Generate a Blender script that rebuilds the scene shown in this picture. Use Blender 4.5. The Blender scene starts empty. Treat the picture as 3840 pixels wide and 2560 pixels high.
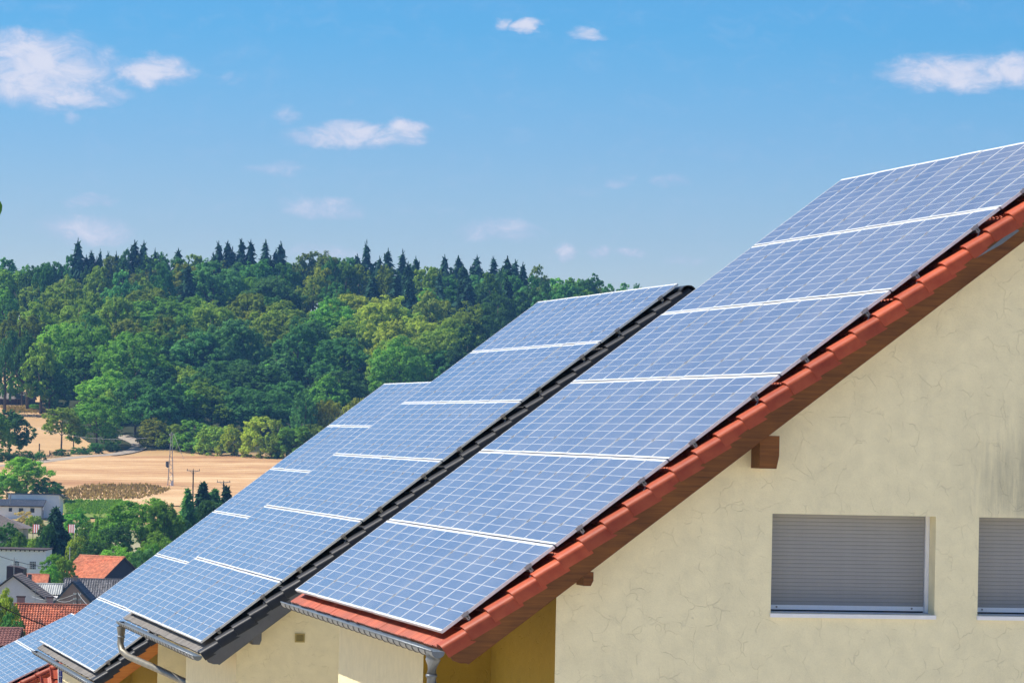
import bpy, math, random
import numpy as np
from mathutils import Matrix, Vector

random.seed(7)
rng = np.random.default_rng(7)
R = math.radians
scene = bpy.context.scene
col = scene.collection

# ------------------------------------------------------------------ camera
YAW, PITCH, ROLL = 0.18805136, 0.02098646, 0.02104413
CAM = np.array([-8.6727451, -49.6503884, 2.301875])
FPX = 16359.44            # focal length in pixels of a 3840 px wide frame
W0, H0 = 3840.0, 2560.0
fwd = np.array([math.sin(YAW) * math.cos(PITCH), math.cos(YAW) * math.cos(PITCH), math.sin(PITCH)])
_r = np.array([math.cos(YAW), -math.sin(YAW), 0.0])
_u = np.cross(_r, fwd)
rgt = math.cos(ROLL) * _r + math.sin(ROLL) * _u
upv = -math.sin(ROLL) * _r + math.cos(ROLL) * _u
cam_data = bpy.data.cameras.new('camera')
cam = bpy.data.objects.new('camera', cam_data)
col.objects.link(cam)
cam.matrix_world = Matrix(((rgt[0], upv[0], -fwd[0], CAM[0]), (rgt[1], upv[1], -fwd[1], CAM[1]),
                           (rgt[2], upv[2], -fwd[2], CAM[2]), (0, 0, 0, 1)))
cam_data.sensor_width = 36.0
cam_data.lens = FPX / W0 * 36.0
cam_data.clip_start = 0.5
cam_data.clip_end = 20000
scene.camera = cam

# ------------------------------------------------------------------ light
SUN = Vector((-1.0, 0.40, 1.35)).normalized()
SUN_EL = math.asin(SUN.z)
SUN_AZ = math.atan2(SUN.x, SUN.y)          # from +Y towards +X
world = bpy.data.worlds.new('World')
scene.world = world
world.use_nodes = True
SKY_STRENGTH = 0.085
SUN_STRENGTH = 5.0
EXPOSURE = 0.56


class N:
    """tiny node helper"""
    def __init__(self, tree):
        self.t = tree
        for n in list(tree.nodes):
            tree.nodes.remove(n)

    def __call__(self, typ, ins=None, **props):
        n = self.t.nodes.new(typ)
        for k, v in props.items():
            setattr(n, k, v)
        for k, v in (ins or {}).items():
            s = n.inputs[k]
            if hasattr(v, 'is_output') or isinstance(v, bpy.types.NodeSocket):
                self.t.links.new(v, s)
            else:
                s.default_value = v
        return n

    def math(self, op, a, b=None, c=None, clamp=False):
        ins = {0: a}
        if b is not None:
            ins[1] = b
        if c is not None:
            ins[2] = c
        return self('ShaderNodeMath', ins, operation=op, use_clamp=clamp).outputs[0]

    def ramp(self, fac, stops, interp='LINEAR'):
        n = self('ShaderNodeValToRGB', {0: fac})
        cr = n.color_ramp
        cr.interpolation = interp
        while len(cr.elements) < len(stops):
            cr.elements.new(0.5)
        for e, (p, c) in zip(cr.elements, stops):
            e.position = p
            e.color = c if len(c) == 4 else (c[0], c[1], c[2], 1)
        return n.outputs[0]

    def mix(self, fac, a, b, blend='MIX'):
        n = self('ShaderNodeMix', None, data_type='RGBA', blend_type=blend)
        for i, v in ((0, fac), (6, a), (7, b)):
            s = n.inputs[i]
            if isinstance(v, bpy.types.NodeSocket):
                self.t.links.new(v, s)
            else:
                s.default_value = v if not isinstance(v, (tuple, list)) else (tuple(v) + (1,))[:4]
        return n.outputs[2]

    def noise(self, vec, scale, detail=3, rough=0.55, dist=0.0):
        n = self('ShaderNodeTexNoise', {'Scale': scale, 'Detail': detail, 'Roughness': rough, 'Distortion': dist})
        if vec is not None:
            self.t.links.new(vec, n.inputs['Vector'])
        return n.outputs[0]

    def mapping(self, vec, loc=(0, 0, 0), rot=(0, 0, 0), scale=(1, 1, 1)):
        return self('ShaderNodeMapping', {'Vector': vec, 'Location': loc, 'Rotation': rot, 'Scale': scale}).outputs[0]

    def smooth(self, x, a, b):
        n = self('ShaderNodeMapRange', {0: x, 1: a, 2: b, 3: 0.0, 4: 1.0}, interpolation_type='SMOOTHSTEP')
        return n.outputs[0]


def pix_dir(px, py):
    d = fwd + rgt * ((px - W0 / 2) / FPX) + upv * (-(py - H0 / 2) / FPX)
    return d


# clouds: centre x, y and half sizes in degrees on the sky, opacity
CLOUDS_PX = [  # on the 2352 x 1568 view of the photograph
    (95, 165, 230, 95, 1.0), (10, 120, 150, 55, 0.8), (350, 170, 105, 45, 1.0), (165, 222, 170, 30, 0.7),
    (2180, 168, 190, 52, 1.0), (2330, 160, 120, 50, 0.9), (800, 312, 185, 34, 0.62), (935, 298, 60, 30, 0.65),
    (1208, 62, 48, 22, 0.75), (1150, 57, 26, 18, 0.4), (1335, 72, 50, 15, 0.42),
    (740, 480, 120, 26, 0.42), (200, 535, 130, 42, 0.42), (640, 392, 95, 22, 0.28), (222, 466, 60, 18, 0.3),
    (1300, 572, 40, 26, 0.5), (1385, 574, 42, 20, 0.45), (1455, 580, 45, 18, 0.4), (1150, 528, 120, 30, 0.36),
    (1552, 415, 65, 22, 0.34), (1425, 415, 40, 18, 0.28), (650, 262, 45, 26, 0.34), (162, 268, 40, 20, 0.4),
    (1560, 602, 60, 18, 0.3), (530, 185, 40, 18, 0.18), (760, 580, 130, 22, 0.3),
]


def build_world():
    n = N(world.node_tree)
    sky = n('ShaderNodeTexSky', sky_type='NISHITA', sun_disc=False, sun_elevation=SUN_EL,
            sun_rotation=SUN_AZ, altitude=200.0, air_density=1.0, dust_density=0.4, ozone_density=2.2)
    tc = n('ShaderNodeTexCoord').outputs['Generated']
    xyz = n('ShaderNodeSeparateXYZ', {0: tc}).outputs
    az = n.math('MULTIPLY', n.math('ARCTAN2', xyz[0], xyz[1]), 180 / math.pi)
    el = n.math('MULTIPLY', n.math('ARCSINE', xyz[2]), 180 / math.pi)
    # pale at the horizon, deeper blue higher up
    tint = n.ramp(n.math('DIVIDE', el, 30.0, clamp=True),
                  [(0.0, (1.10, 1.0, 1.16)), (0.06, (0.78, 0.86, 1.08)), (0.087, (0.62, 0.77, 1.05)), (0.125, (0.46, 0.71, 1.05)), (0.177, (0.275, 0.67, 1.04)), (0.4, (0.30, 0.66, 1.0)),
                   (1.0, (0.70, 0.86, 1.02))])
    base = n.mix(1.0, sky.outputs[0], tint, 'MULTIPLY')
    # clouds: soft ellipses broken up by noise
    mask = None
    wob = n('ShaderNodeTexNoise', {'Vector': n.mapping(tc, scale=(60, 60, 110)), 'Scale': 1.0, 'Detail': 5.0, 'Roughness': 0.6}).outputs['Color']
    wx = n('ShaderNodeSeparateXYZ', {0: wob}).outputs
    az2 = n.math('ADD', az, n.math('MULTIPLY', n.math('SUBTRACT', wx[0], 0.5), 0.85))
    el2 = n.math('ADD', el, n.math('MULTIPLY', n.math('SUBTRACT', wx[1], 0.5), 0.50))
    for (cx, cy, hx, hy, op) in CLOUDS_PX:
        k = W0 / 2352.0
        d = pix_dir(cx * k, cy * k)
        d = d / np.linalg.norm(d)
        a0 = math.degrees(math.atan2(d[0], d[1]))
        e0 = math.degrees(math.asin(d[2]))
        ra = math.degrees(hx * k / FPX)
        re = math.degrees(hy * k / FPX)
        dx = n.math('MULTIPLY', n.math('SUBTRACT', az2, a0), 1 / ra)
        dy = n.math('MULTIPLY', n.math('SUBTRACT', el2, e0), 1 / re)
        r2 = n.math('ADD', n.math('MULTIPLY', dx, dx), n.math('MULTIPLY', dy, dy))
        m = n.math('MULTIPLY', n.math('SUBTRACT', 1.0, r2, clamp=True), min(1.0, op * 1.25 + .06))
        mask = m if mask is None else n.math('MAXIMUM', mask, m)
    # the same kind of small clouds over the rest of the sky, above the frame and round about
    big = n.noise(n.mapping(tc, scale=(5, 5, 14)), 1.0, 4, 0.6)
    far = n.smooth(el, 6.5, 9.0)
    rest = n.math('MULTIPLY', n.smooth(big, 0.60, 0.80), far)
    mask = n.math('MAXIMUM', mask, n.math('MULTIPLY', rest, 0.6))
    puff = n.noise(n.mapping(tc, scale=(105, 105, 190)), 1.0, 9, 0.68, 0.6)
    dens = n.math('MULTIPLY', mask, n.math('ADD', 0.35, n.math('MULTIPLY', puff, 1.35)))
    dens = n.math('SUBTRACT', dens, n.math('MULTIPLY', n.math('SUBTRACT', 0.62, puff), 0.95))
    alpha = n.smooth(dens, -0.16, 1.0)
    alpha = n.math('MULTIPLY', alpha, 0.80)
    shade = n.ramp(n.smooth(n.math('ADD', n.math('MULTIPLY', puff, 0.9), n.math('MULTIPLY', mask, 0.35)), 0.45, 0.9),
                   [(0, (4.9, 5.1, 6.8)), (1, (7.1, 6.8, 7.4))])
    fin = n.mix(alpha, base, shade)
    bg = n('ShaderNodeBackground', {0: fin, 1: SKY_STRENGTH})
    out = n('ShaderNodeOutputWorld', {0: bg.outputs[0]})


build_world()
sd = bpy.data.lights.new('sun', 'SUN')
sd.energy = SUN_STRENGTH
sd.angle = R(0.53)
sd.color = (1.0, 0.93, 0.82)
sun = bpy.data.objects.new('sun', sd)
sun.rotation_euler = SUN.to_track_quat('Z', 'Y').to_euler()
sun.location = (-60, 60, 80)
col.objects.link(sun)

vs = scene.view_settings
vs.view_transform = 'Standard'
vs.look = 'None'
vs.gamma = 1.0
vs.use_curve_mapping = False
vs.exposure = EXPOSURE
scene.render.engine = 'CYCLES'
cy = scene.cycles
cy.use_denoising = True
cy.max_bounces = 7
cy.diffuse_bounces = 3
cy.glossy_bounces = 3
cy.transmission_bounces = 3
cy.transparent_max_bounces = 6
cy.volume_bounces = 0
cy.use_light_tree = False
scene.render.film_transparent = False

# ------------------------------------------------------------------ terrain
_ts = np.array([-2500, -300, -60, 0, 25, 60, 110, 160, 300, 400, 500, 650, 800, 895, 935, 1080, 1140, 1250, 1500, 1700, 2300, 5200], float)
_tz = np.array([6, 4, 1.5, .6, -3.5, -7.0, -9.5, -12, -17.5, -21, -23.6, -22.6, -20.3, -17.6, -14.4, -6.2, -3.2, 13, 38, 43, 34, 20], float)
_sd = np.arange(-2500, 5200, 4.0)
_zd = np.interp(_sd, _ts, _tz)
_k = np.exp(-0.5 * (np.arange(-8, 9) / 3.0) ** 2)
_k /= _k.sum()
_zd = np.convolve(np.pad(_zd, 8, mode='edge'), _k, mode='valid')


def terrain(x, y):
    x = np.asarray(x, float)
    y = np.asarray(y, float)
    s = (x - CAM[0]) * math.sin(YAW) + (y - CAM[1]) * math.cos(YAW)
    l = (x - CAM[0]) * math.cos(YAW) - (y - CAM[1]) * math.sin(YAW)
    z = np.interp(s, _sd, _zd)
    far = np.clip((s - 1150) / 300, 0, 1)
    near = np.clip((s - 300) / 300, 0, 1)
    z = z + near * (0.5 * np.sin(l * 0.031 + s * 0.007) + 0.35 * np.sin(l * 0.011 - s * 0.017 + 1))
    z = z - far * np.clip((l - 20) / 200, -0.6, 2) * 9.0 - far * np.clip((-l - 60) / 60, 0, 1.5) * 5
    return z


def at(px, py, depth):
    """world point seen at photo pixel px, py at the given depth along the view axis"""
    return CAM + pix_dir(px, py) * depth


def ground(px, py, s0=200.0, s1=1700.0, step=2.0):
    t = np.arange(s0, s1, step)
    d = pix_dir(px, py)
    p = CAM[None, :] + d[None, :] * t[:, None]
    h = p[:, 2] - terrain(p[:, 0], p[:, 1])
    i = np.argmax(h < 0)
    if h[i] >= 0:
        i = len(t) - 1
    if i > 0:
        f = h[i - 1] / (h[i - 1] - h[i] + 1e-9)
        tt = t[i - 1] + f * step
    else:
        tt = t[0]
    p = CAM + d * tt
    return np.array([p[0], p[1], float(terrain(p[0], p[1]))]), tt


# ------------------------------------------------------------------ mesh helpers
class MB:
    def __init__(self):
        self.v, self.f, self.m, self.uv = [], [], [], []

    def add(self, verts, faces, mi=0, uvs=None):
        o = len(self.v)
        self.v += [tuple(map(float, a)) for a in verts]
        for k, f in enumerate(faces):
            self.f.append([i + o for i in f])
            self.m.append(mi)
            self.uv.append(uvs[k] if uvs is not None else None)
        return self

    def box(self, x0, x1, y0, y1, z0, z1, mi=0):
        v = [(x0, y0, z0), (x1, y0, z0), (x1, y1, z0), (x0, y1, z0), (x0, y0, z1), (x1, y0, z1), (x1, y1, z1), (x0, y1, z1)]
        f = [(0, 3, 2, 1), (4, 5, 6, 7), (0, 1, 5, 4), (1, 2, 6, 5), (2, 3, 7, 6), (3, 0, 4, 7)]
        return self.add(v, f, mi)

    def obox(self, c, ax, ay, az, mi=0):
        """box from corner c with three edge vectors"""
        c, ax, ay, az = map(lambda a: np.array(a, float), (c, ax, ay, az))
        v = [c, c + ax, c + ax + ay, c + ay, c + az, c + ax + az, c + ax + ay + az, c + ay + az]
        f = [(0, 3, 2, 1), (4, 5, 6, 7), (0, 1, 5, 4), (1, 2, 6, 5), (2, 3, 7, 6), (3, 0, 4, 7)]
        if np.dot(np.cross(ax, ay), az) < 0:
            f = [tuple(reversed(a)) for a in f]
        return self.add(v, f, mi)

    def prism(self, poly, ext, mi=0):
        """closed polygon (3d points) swept by vector ext"""
        poly = [np.array(a, float) for a in poly]
        e = np.array(ext, float)
        n = len(poly)
        v = poly + [a + e for a in poly]
        f = [tuple(range(n))[::-1], tuple(range(n, 2 * n))]
        for i in range(n):
            j = (i + 1) % n
            f.append((i, j, n + j, n + i))
        return self.add(v, f, mi)

    def tube(self, path, rad, seg=8, mi=0, cap=True, arc=None):
        path = [np.array(a, float) for a in path]
        rad = rad if isinstance(rad, (list, tuple)) else [rad] * len(path)
        rings = []
        ref = np.array([0, 0, 1.0])
        for i, p in enumerate(path):
            t = path[min(i + 1, len(path) - 1)] - path[max(i - 1, 0)]
            t = t / (np.linalg.norm(t) + 1e-9)
            a = np.cross(t, ref)
            if np.linalg.norm(a) < 0.05:
                a = np.cross(t, np.array([0, 1.0, 0.001]))
            a /= np.linalg.norm(a)
            b = np.cross(a, t)
            rings.append([p + rad[i] * (math.cos(2 * math.pi * k / seg) * a + math.sin(2 * math.pi * k / seg) * b) for k in range(seg)])
        v = [q for r_ in rings for q in r_]
        f = []
        for i in range(len(path) - 1):
            for k in range(seg):
                k2 = (k + 1) % seg
                f.append((i * seg + k, i * seg + k2, (i + 1) * seg + k2, (i + 1) * seg + k))
        if cap:
            f.append(tuple(range(seg))[::-1])
            f.append(tuple((len(path) - 1) * seg + k for k in range(seg)))
        return self.add(v, f, mi)

    def mesh(self, name, mats, smooth=False):
        me = bpy.data.meshes.new(name)
        me.from_pydata(self.v, [], self.f)
        for m in (mats if isinstance(mats, (list, tuple)) else [mats]):
            me.materials.append(m)
        me.polygons.foreach_set('material_index', self.m)
        if smooth:
            me.polygons.foreach_set('use_smooth', [True] * len(self.f))
        if any(u is not None for u in self.uv):
            ul = me.uv_layers.new(name='UVMap')
            dat = []
            for f, u in zip(self.f, self.uv):
                dat += list(u) if u is not None else [(0, 0)] * len(f)
            ul.data.foreach_set('uv', np.array(dat, np.float32).ravel())
        me.update()
        return me

    def build(self, name, mats, parent=None, smooth=False, loc=None, rot=None):
        return link(name, self.mesh(name, mats, smooth), parent, loc, rot)


def link(name, me, parent=None, loc=None, rot=None, scale=None):
    o = bpy.data.objects.new(name, me)
    col.objects.link(o)
    if parent is not None:
        o.parent = parent
    if loc is not None:
        o.location = tuple(map(float, loc))
    if rot is not None:
        o.rotation_euler = rot
    if scale is not None:
        o.scale = scale
    return o


def empty(name, loc=(0, 0, 0), rz=0.0):
    o = bpy.data.objects.new(name, None)
    o.empty_display_size = 0.5
    col.objects.link(o)
    o.location = tuple(map(float, loc))
    o.rotation_euler = (0, 0, rz)
    return o


def tag(o, label=None, cat=None, group=None, kind=None):
    if label:
        o['label'] = label
    if cat:
        o['category'] = cat
    if group:
        o['group'] = group
    if kind:
        o['kind'] = kind
    return o


def smooth_by_angle(o, ang=40):
    o.data.polygons.foreach_set('use_smooth', [True] * len(o.data.polygons))
    try:
        o.data.set_sharp_from_angle(angle=R(ang))
    except Exception:
        pass
    return o


# ------------------------------------------------------------------ materials
MATS = {}


def newmat(name):
    m = bpy.data.materials.new(name)
    m.use_nodes = True
    n = N(m.node_tree)
    MATS[name] = m
    return m, n


def finish(n, bsdf, bump=None):
    out = n('ShaderNodeOutputMaterial', {0: bsdf})
    return out


def principled(n, colr, rough=0.6, metal=0.0, bump=None, spec=0.5, coat=0.0, coat_rough=0.05, **kw):
    ins = {'Base Color': colr if isinstance(colr, bpy.types.NodeSocket) else (tuple(colr) + (1,))[:4],
           'Roughness': rough, 'Metallic': metal, 'Specular IOR Level': spec, 'Coat Weight': coat, 'Coat Roughness': coat_rough}
    ins.update(kw)
    if bump is not None:
        ins['Normal'] = bump
    return n('ShaderNodeBsdfPrincipled', ins).outputs[0]


def bumpn(n, h, strength=0.4, dist=0.01):
    return n('ShaderNodeBump', {'Height': h, 'Strength': strength, 'Distance': dist}).outputs[0]


def plain(name, c, rough=0.6, metal=0.0, var=0.15, scale=6.0, bump=0.0, bdist=0.01, spec=0.5, stretch=(1, 1, 1), rand=0.0):
    """a base colour with a little dirt and unevenness"""
    m, n = newmat(name)
    obj = n('ShaderNodeTexCoord').outputs['Object']
    vec = n.mapping(obj, scale=stretch)
    a = n.noise(vec, scale, 5, 0.6)
    b = n.noise(vec, scale * 7.3, 3, 0.6)
    k = n.math('ADD', n.math('MULTIPLY', a, 0.7), n.math('MULTIPLY', b, 0.3))
    lo = tuple(x * (1 - var) for x in c)
    hi = tuple(min(1, x * (1 + var)) for x in c)
    cc = n.ramp(k, [(0.3, lo), (0.7, hi)])
    if rand:
        oi = n('ShaderNodeObjectInfo').outputs['Random']
        hsv = n('ShaderNodeHueSaturation', {'Color': cc, 'Value': n.math('ADD', 1 - rand / 2, n.math('MULTIPLY', oi, rand))})
        cc = hsv.outputs[0]
    bp = bumpn(n, k, bump, bdist) if bump else None
    finish(n, principled(n, cc, rough, metal, bp, spec))
    return m


def plaster(name, c, seed=0.0, stain=False, crack=1.0):
    m, n = newmat(name)
    obj = n('ShaderNodeTexCoord').outputs['Object']
    v0 = n.mapping(obj, loc=(seed, seed * 2.1, seed * .7))
    wob = n('ShaderNodeTexNoise', {'Vector': v0, 'Scale': 2.2, 'Detail': 3.0}).outputs['Color']
    vv = n('ShaderNodeVectorMath', {0: v0, 1: n('ShaderNodeVectorMath', {0: wob, 1: (0.55, 0.55, 0.55)}, operation='MULTIPLY').outputs[0]}, operation='ADD').outputs[0]
    # arcs left by the trowel: ridges that come and go
    vor = n('ShaderNodeTexVoronoi', {'Vector': vv, 'Scale': 3.1}, feature='DISTANCE_TO_EDGE').outputs['Distance']
    keep = n.smooth(n.noise(v0, 4.5, 3, 0.5), 0.44, 0.62)
    wd = n.math('MULTIPLY', n.noise(v0, 9.0, 2, 0.5), 0.034)
    line = n.math('MULTIPLY', n.math('SUBTRACT', 1.0, n.math('DIVIDE', vor, n.math('ADD', wd, 0.002)), clamp=True), keep)
    line = n.math('MULTIPLY', line, crack)
    fine = n.noise(v0, 55.0, 4, 0.65)
    mid = n.noise(v0, 5.0, 4, 0.55)
    lo = tuple(x * 0.90 for x in c)
    hi = tuple(min(1, x * 1.06) for x in c)
    base = n.ramp(n.math('ADD', n.math('MULTIPLY', mid, 0.6), n.math('MULTIPLY', fine, 0.4)), [(0.3, lo), (0.7, hi)])
    base = n.mix(n.math('MULTIPLY', line, 0.19), base, tuple(x * 0.52 for x in c))
    if stain:
        # grey algae streaks that run down from the overhang (x, z of the wall)
        xyz = n('ShaderNodeSeparateXYZ', {0: obj}).outputs
        st = n.noise(n.mapping(obj, scale=(9, 1, 0.9)), 1.0, 5, 0.65)
        st2 = n.noise(n.mapping(obj, scale=(1.6, 1, 1.3)), 1.0, 3, 0.5)
        wx_ = n.math('MULTIPLY', n.smooth(xyz[0], 5.9, 7.2), n.math('SUBTRACT', 1.0, n.smooth(xyz[0], 8.6, 9.6)))
        wz_ = n.math('MULTIPLY', n.smooth(xyz[2], 1.3, 1.6), n.math('SUBTRACT', 1.0, n.smooth(xyz[2], 1.7, 3.2)))
        k = n.math('MULTIPLY', n.math('MULTIPLY', wx_, wz_), n.smooth(n.math('ADD', n.math('MULTIPLY', st, 0.7), n.math('MULTIPLY', st2, 0.4)), 0.36, 0.66))
        base = n.mix(n.math('MULTIPLY', k, 0.62, clamp=True), base, (0.22, 0.23, 0.19))
        # faint general greying
        g = n.smooth(n.noise(n.mapping(obj, scale=(2.5, 1, 0.7)), 1.0, 4, 0.6), 0.5, 0.85)
        base = n.mix(n.math('MULTIPLY', g, 0.18), base, (0.30, 0.29, 0.24))
    h = n.math('ADD', n.math('MULTIPLY', line, -0.36), n.math('ADD', n.math('MULTIPLY', mid, 0.9), n.math('MULTIPLY', fine, 0.22)))
    finish(n, principled(n, base, 0.9, 0, bumpn(n, h, 0.8, 0.014), 0.2))
    return m


def tilemat(name, c, c2, moss=(0.10, 0.09, 0.06), mossk=0.25, rough=0.55, rand=0.22, scale=5.0, spec=0.4, piece=0.0):
    m, n = newmat(name)
    tc = n('ShaderNodeTexCoord')
    obj = tc.outputs['Object']
    oi = n('ShaderNodeObjectInfo')
    vec = n('ShaderNodeVectorMath', {0: obj, 1: oi.outputs['Location']}, operation='ADD').outputs[0]
    a = n.noise(vec, scale, 4, 0.6)
    f = n.noise(vec, scale * 14, 4, 0.7)
    cc = n.ramp(a, [(0.3, c), (0.75, c2)])
    val = n.math('ADD', 1 - rand / 2, n.math('MULTIPLY', oi.outputs['Random'], rand))
    cc = n('ShaderNodeHueSaturation', {'Color': cc, 'Value': val}).outputs[0]
    if piece:
        pv = n('ShaderNodeTexVoronoi', {'Vector': n.mapping(obj, scale=(1, .6, .6)), 'Scale': 4.4}).outputs['Color']
        pv = n('ShaderNodeSeparateColor', {0: pv}).outputs[0]
        big = n.smooth(n.noise(obj, 0.22, 3, 0.55), 0.40, 0.62)
        cc = n.mix(n.math('MULTIPLY', big, 0.62), cc, moss)
        cc = n('ShaderNodeHueSaturation', {'Color': cc, 'Value': n.math('ADD', 1 - piece, n.math('MULTIPLY', pv, 2 * piece))}).outputs[0]
    lich = n.math('MULTIPLY', n.smooth(f, 0.60, 0.70), n.smooth(n.noise(vec, scale * 1.7, 3, 0.5), 0.45, 0.65))
    cc = n.mix(n.math('MULTIPLY', lich, mossk * 2.2, clamp=True), cc, moss)
    bp = bumpn(n, n.math('ADD', a, n.math('MULTIPLY', f, 0.4)), 0.25, 0.006)
    finish(n, principled(n, cc, rough, 0, bp, spec))
    return m


def wood(name, c, c2, grain=(1.2, 26, 26), rough=0.6):
    m, n = newmat(name)
    obj = n('ShaderNodeTexCoord').outputs['Object']
    g = n.noise(n.mapping(obj, scale=grain), 1.0, 5, 0.65, 0.6)
    b = n.noise(obj, 2.2, 3, 0.5)
    kn = n('ShaderNodeTexVoronoi', {'Vector': n.mapping(obj, scale=(1.1, 3, 5)), 'Scale': 1.0}).outputs['Distance']
    cc = n.ramp(n.math('ADD', n.math('MULTIPLY', g, 0.65), n.math('MULTIPLY', b, 0.35)), [(0.32, c), (0.68, c2)])
    cc = n.mix(n.math('MULTIPLY', n.math('SUBTRACT', 1.0, n.smooth(kn, 0.02, 0.10)), 0.7), cc, tuple(x * 0.25 for x in c))
    finish(n, principled(n, cc, rough, 0, bumpn(n, g, 0.3, 0.004), 0.35))
    return m


def cellmat(name, c1, c2, dust=0.16):
    m, n = newmat(name)
    tc = n('ShaderNodeTexCoord')
    obj = tc.outputs['Object']
    xyz = n('ShaderNodeSeparateXYZ', {0: obj}).outputs
    oi = n('ShaderNodeObjectInfo')
    isl = n('ShaderNodeNewGeometry').outputs['Random Per Island']
    k = n.math('FRACT', n.math('ADD', isl, oi.outputs['Random']))
    cc = n.ramp(k, [(0.0, c1), (1.0, c2)])
    # polycrystalline flakes
    vo = n('ShaderNodeTexVoronoi', {'Vector': n.mapping(obj, scale=(38, 60, 1)), 'Scale': 1.0}, feature='F1').outputs['Color']
    fl = n('ShaderNodeSeparateColor', {0: vo}).outputs[0]
    cc = n('ShaderNodeHueSaturation', {'Color': cc, 'Value': n.math('ADD', 0.8, n.math('MULTIPLY', fl, 0.4))}).outputs[0]
    # two printed busbars along every cell
    fy = n.math('FRACT', n.math('MULTIPLY', n.math('SUBTRACT', xyz[1], 0.0226), 2 / 0.1588))
    bus = n.math('LESS_THAN', n.math('ABSOLUTE', n.math('SUBTRACT', fy, 0.5)), 0.045)
    cc = n.mix(n.math('MULTIPLY', bus, 0.35), cc, (0.62, 0.66, 0.72))
    # dust film
    vec = n('ShaderNodeVectorMath', {0: obj, 1: oi.outputs['Location']}, operation='ADD').outputs[0]
    d = n.noise(vec, 1.1, 4, 0.6)
    cc = n.mix(n.math('MULTIPLY', n.math('ADD', 0.32, n.math('MULTIPLY', n.smooth(d, 0.25, 0.8), 0.36)), dust), cc, (0.44, 0.43, 0.42))
    rough = n.math('ADD', 0.10, n.math('MULTIPLY', d, 0.12))
    # slight waviness of the panes
    wv = n.noise(vec, 0.8, 2, 0.5)
    finish(n, principled(n, cc, rough, 0.0, bumpn(n, wv, 0.05, 0.02), 0.5, 0.35, 0.08))
    return m


def leafmat(name, c, trans=0.35, hue=0.04, spread=0.7):
    m, n = newmat(name)
    oi = n('ShaderNodeObjectInfo').outputs['Random']
    obj = n('ShaderNodeTexCoord').outputs['Object']
    isl = n('ShaderNodeNewGeometry').outputs['Random Per Island']
    big = n.noise(n.mapping(obj, loc=(3, 1, 7)), 4.2, 2, 0.5)
    v = n.math('ADD', n.math('MULTIPLY', isl, 0.5), n.math('ADD', n.math('MULTIPLY', big, 0.9), 0.40))
    h = n.math('ADD', 0.5 - hue * .25, n.math('ADD', n.math('MULTIPLY', oi, hue * .6), n.math('MULTIPLY', big, hue * .5)))
    val = n.math('MULTIPLY', v, n.math('ADD', 1 - spread / 2, n.math('MULTIPLY', oi, spread)))
    cc = n('ShaderNodeHueSaturation', {'Hue': h, 'Saturation': 1.0, 'Value': val, 'Color': (*c, 1)}).outputs[0]
    dif = n('ShaderNodeBsdfDiffuse', {'Color': cc}).outputs[0]
    tr = n('ShaderNodeBsdfTranslucent', {'Color': n.mix(1.0, cc, (1.0, 1.05, 0.6), 'MULTIPLY')}).outputs[0]
    mx = n('ShaderNodeMixShader', {0: trans, 1: dif, 2: tr}).outputs[0]
    finish(n, mx)
    return m


def groundmat(name, stops, scale=0.05, fine=1.2, stretch=(1, 1, 1), rotz=0.0, bump=0.5, rows=0.0):
    m, n = newmat(name)
    obj = n('ShaderNodeTexCoord').outputs['Object']
    vec = n.mapping(obj, rot=(0, 0, rotz), scale=stretch)
    a = n.noise(vec, scale, 5, 0.6)
    b = n.noise(vec, fine, 4, 0.7)
    k = n.math('ADD', n.math('MULTIPLY', a, 0.62), n.math('MULTIPLY', b, 0.38))
    if rows:
        wv = n('ShaderNodeTexWave', {'Vector': n.mapping(obj, rot=(0, 0, rotz + .12)), 'Scale': rows, 'Distortion': 2.5, 'Detail': 3.0, 'Detail Scale': 0.6}, bands_direction='Y').outputs[1]
        k = n.math('ADD', k, n.math('MULTIPLY', n.math('SUBTRACT', wv, 0.5), 0.03))
        c3 = n.noise(obj, 2.6, 3, 0.7)
        k = n.math('ADD', k, n.math('MULTIPLY', n.math('SUBTRACT', c3, 0.5), 0.22))
    cc = n.ramp(k, stops)
    finish(n, principled(n, cc, 0.95, 0, bumpn(n, b, bump, 0.3), 0.1))
    return m


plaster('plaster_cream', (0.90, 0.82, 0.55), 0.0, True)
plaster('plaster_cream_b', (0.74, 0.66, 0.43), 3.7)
plaster('plaster_warm_shade', (0.32, 0.21, 0.026), 8.1, crack=1.0)  # recess walls: roof shade and warm bounce put into the plaster colour
plaster('plaster_pale', (0.74, 0.64, 0.40), 5.3, crack=0.6)
tilemat('tile_red', (0.31, 0.044, 0.014), (0.44, 0.090, 0.031), mossk=0.6, rough=0.5, rand=0.4)
tilemat('tile_black', (0.014, 0.0155, 0.019), (0.024, 0.026, 0.031), (0.16, 0.15, 0.13), 0.18, 0.42)
tilemat('tile_grey', (0.13, 0.122, 0.115), (0.20, 0.188, 0.178), (0.10, 0.09, 0.08), 0.3, 0.8)
wood('wood_brown', (0.075, 0.024, 0.004), (0.24, 0.088, 0.016))
wood('wood_orange', (0.36, 0.105, 0.012), (0.52, 0.19, 0.03))
plain('clad_grey', (0.085, 0.09, 0.10), 0.5, 0.0, 0.2, 3)
plain('zinc', (0.15, 0.17, 0.19), 0.42, 0.4, 0.22, 5, 0.1)
plain('zinc_dark', (0.10, 0.10, 0.105), 0.55, 0.5, 0.2, 9)
plain('pipe_zinc', (0.20, 0.21, 0.21), 0.5, 0.55, 0.25, 6, 0.1)
plain('pipe_brown', (0.19, 0.175, 0.14), 0.5, 0.5, 0.25, 6, 0.1)
plain('alu', (0.76, 0.77, 0.78), 0.45, 0.55, 0.04, 8)
plain('alu_dark', (0.32, 0.30, 0.31), 0.4, 0.8, 0.2, 12)
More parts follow.
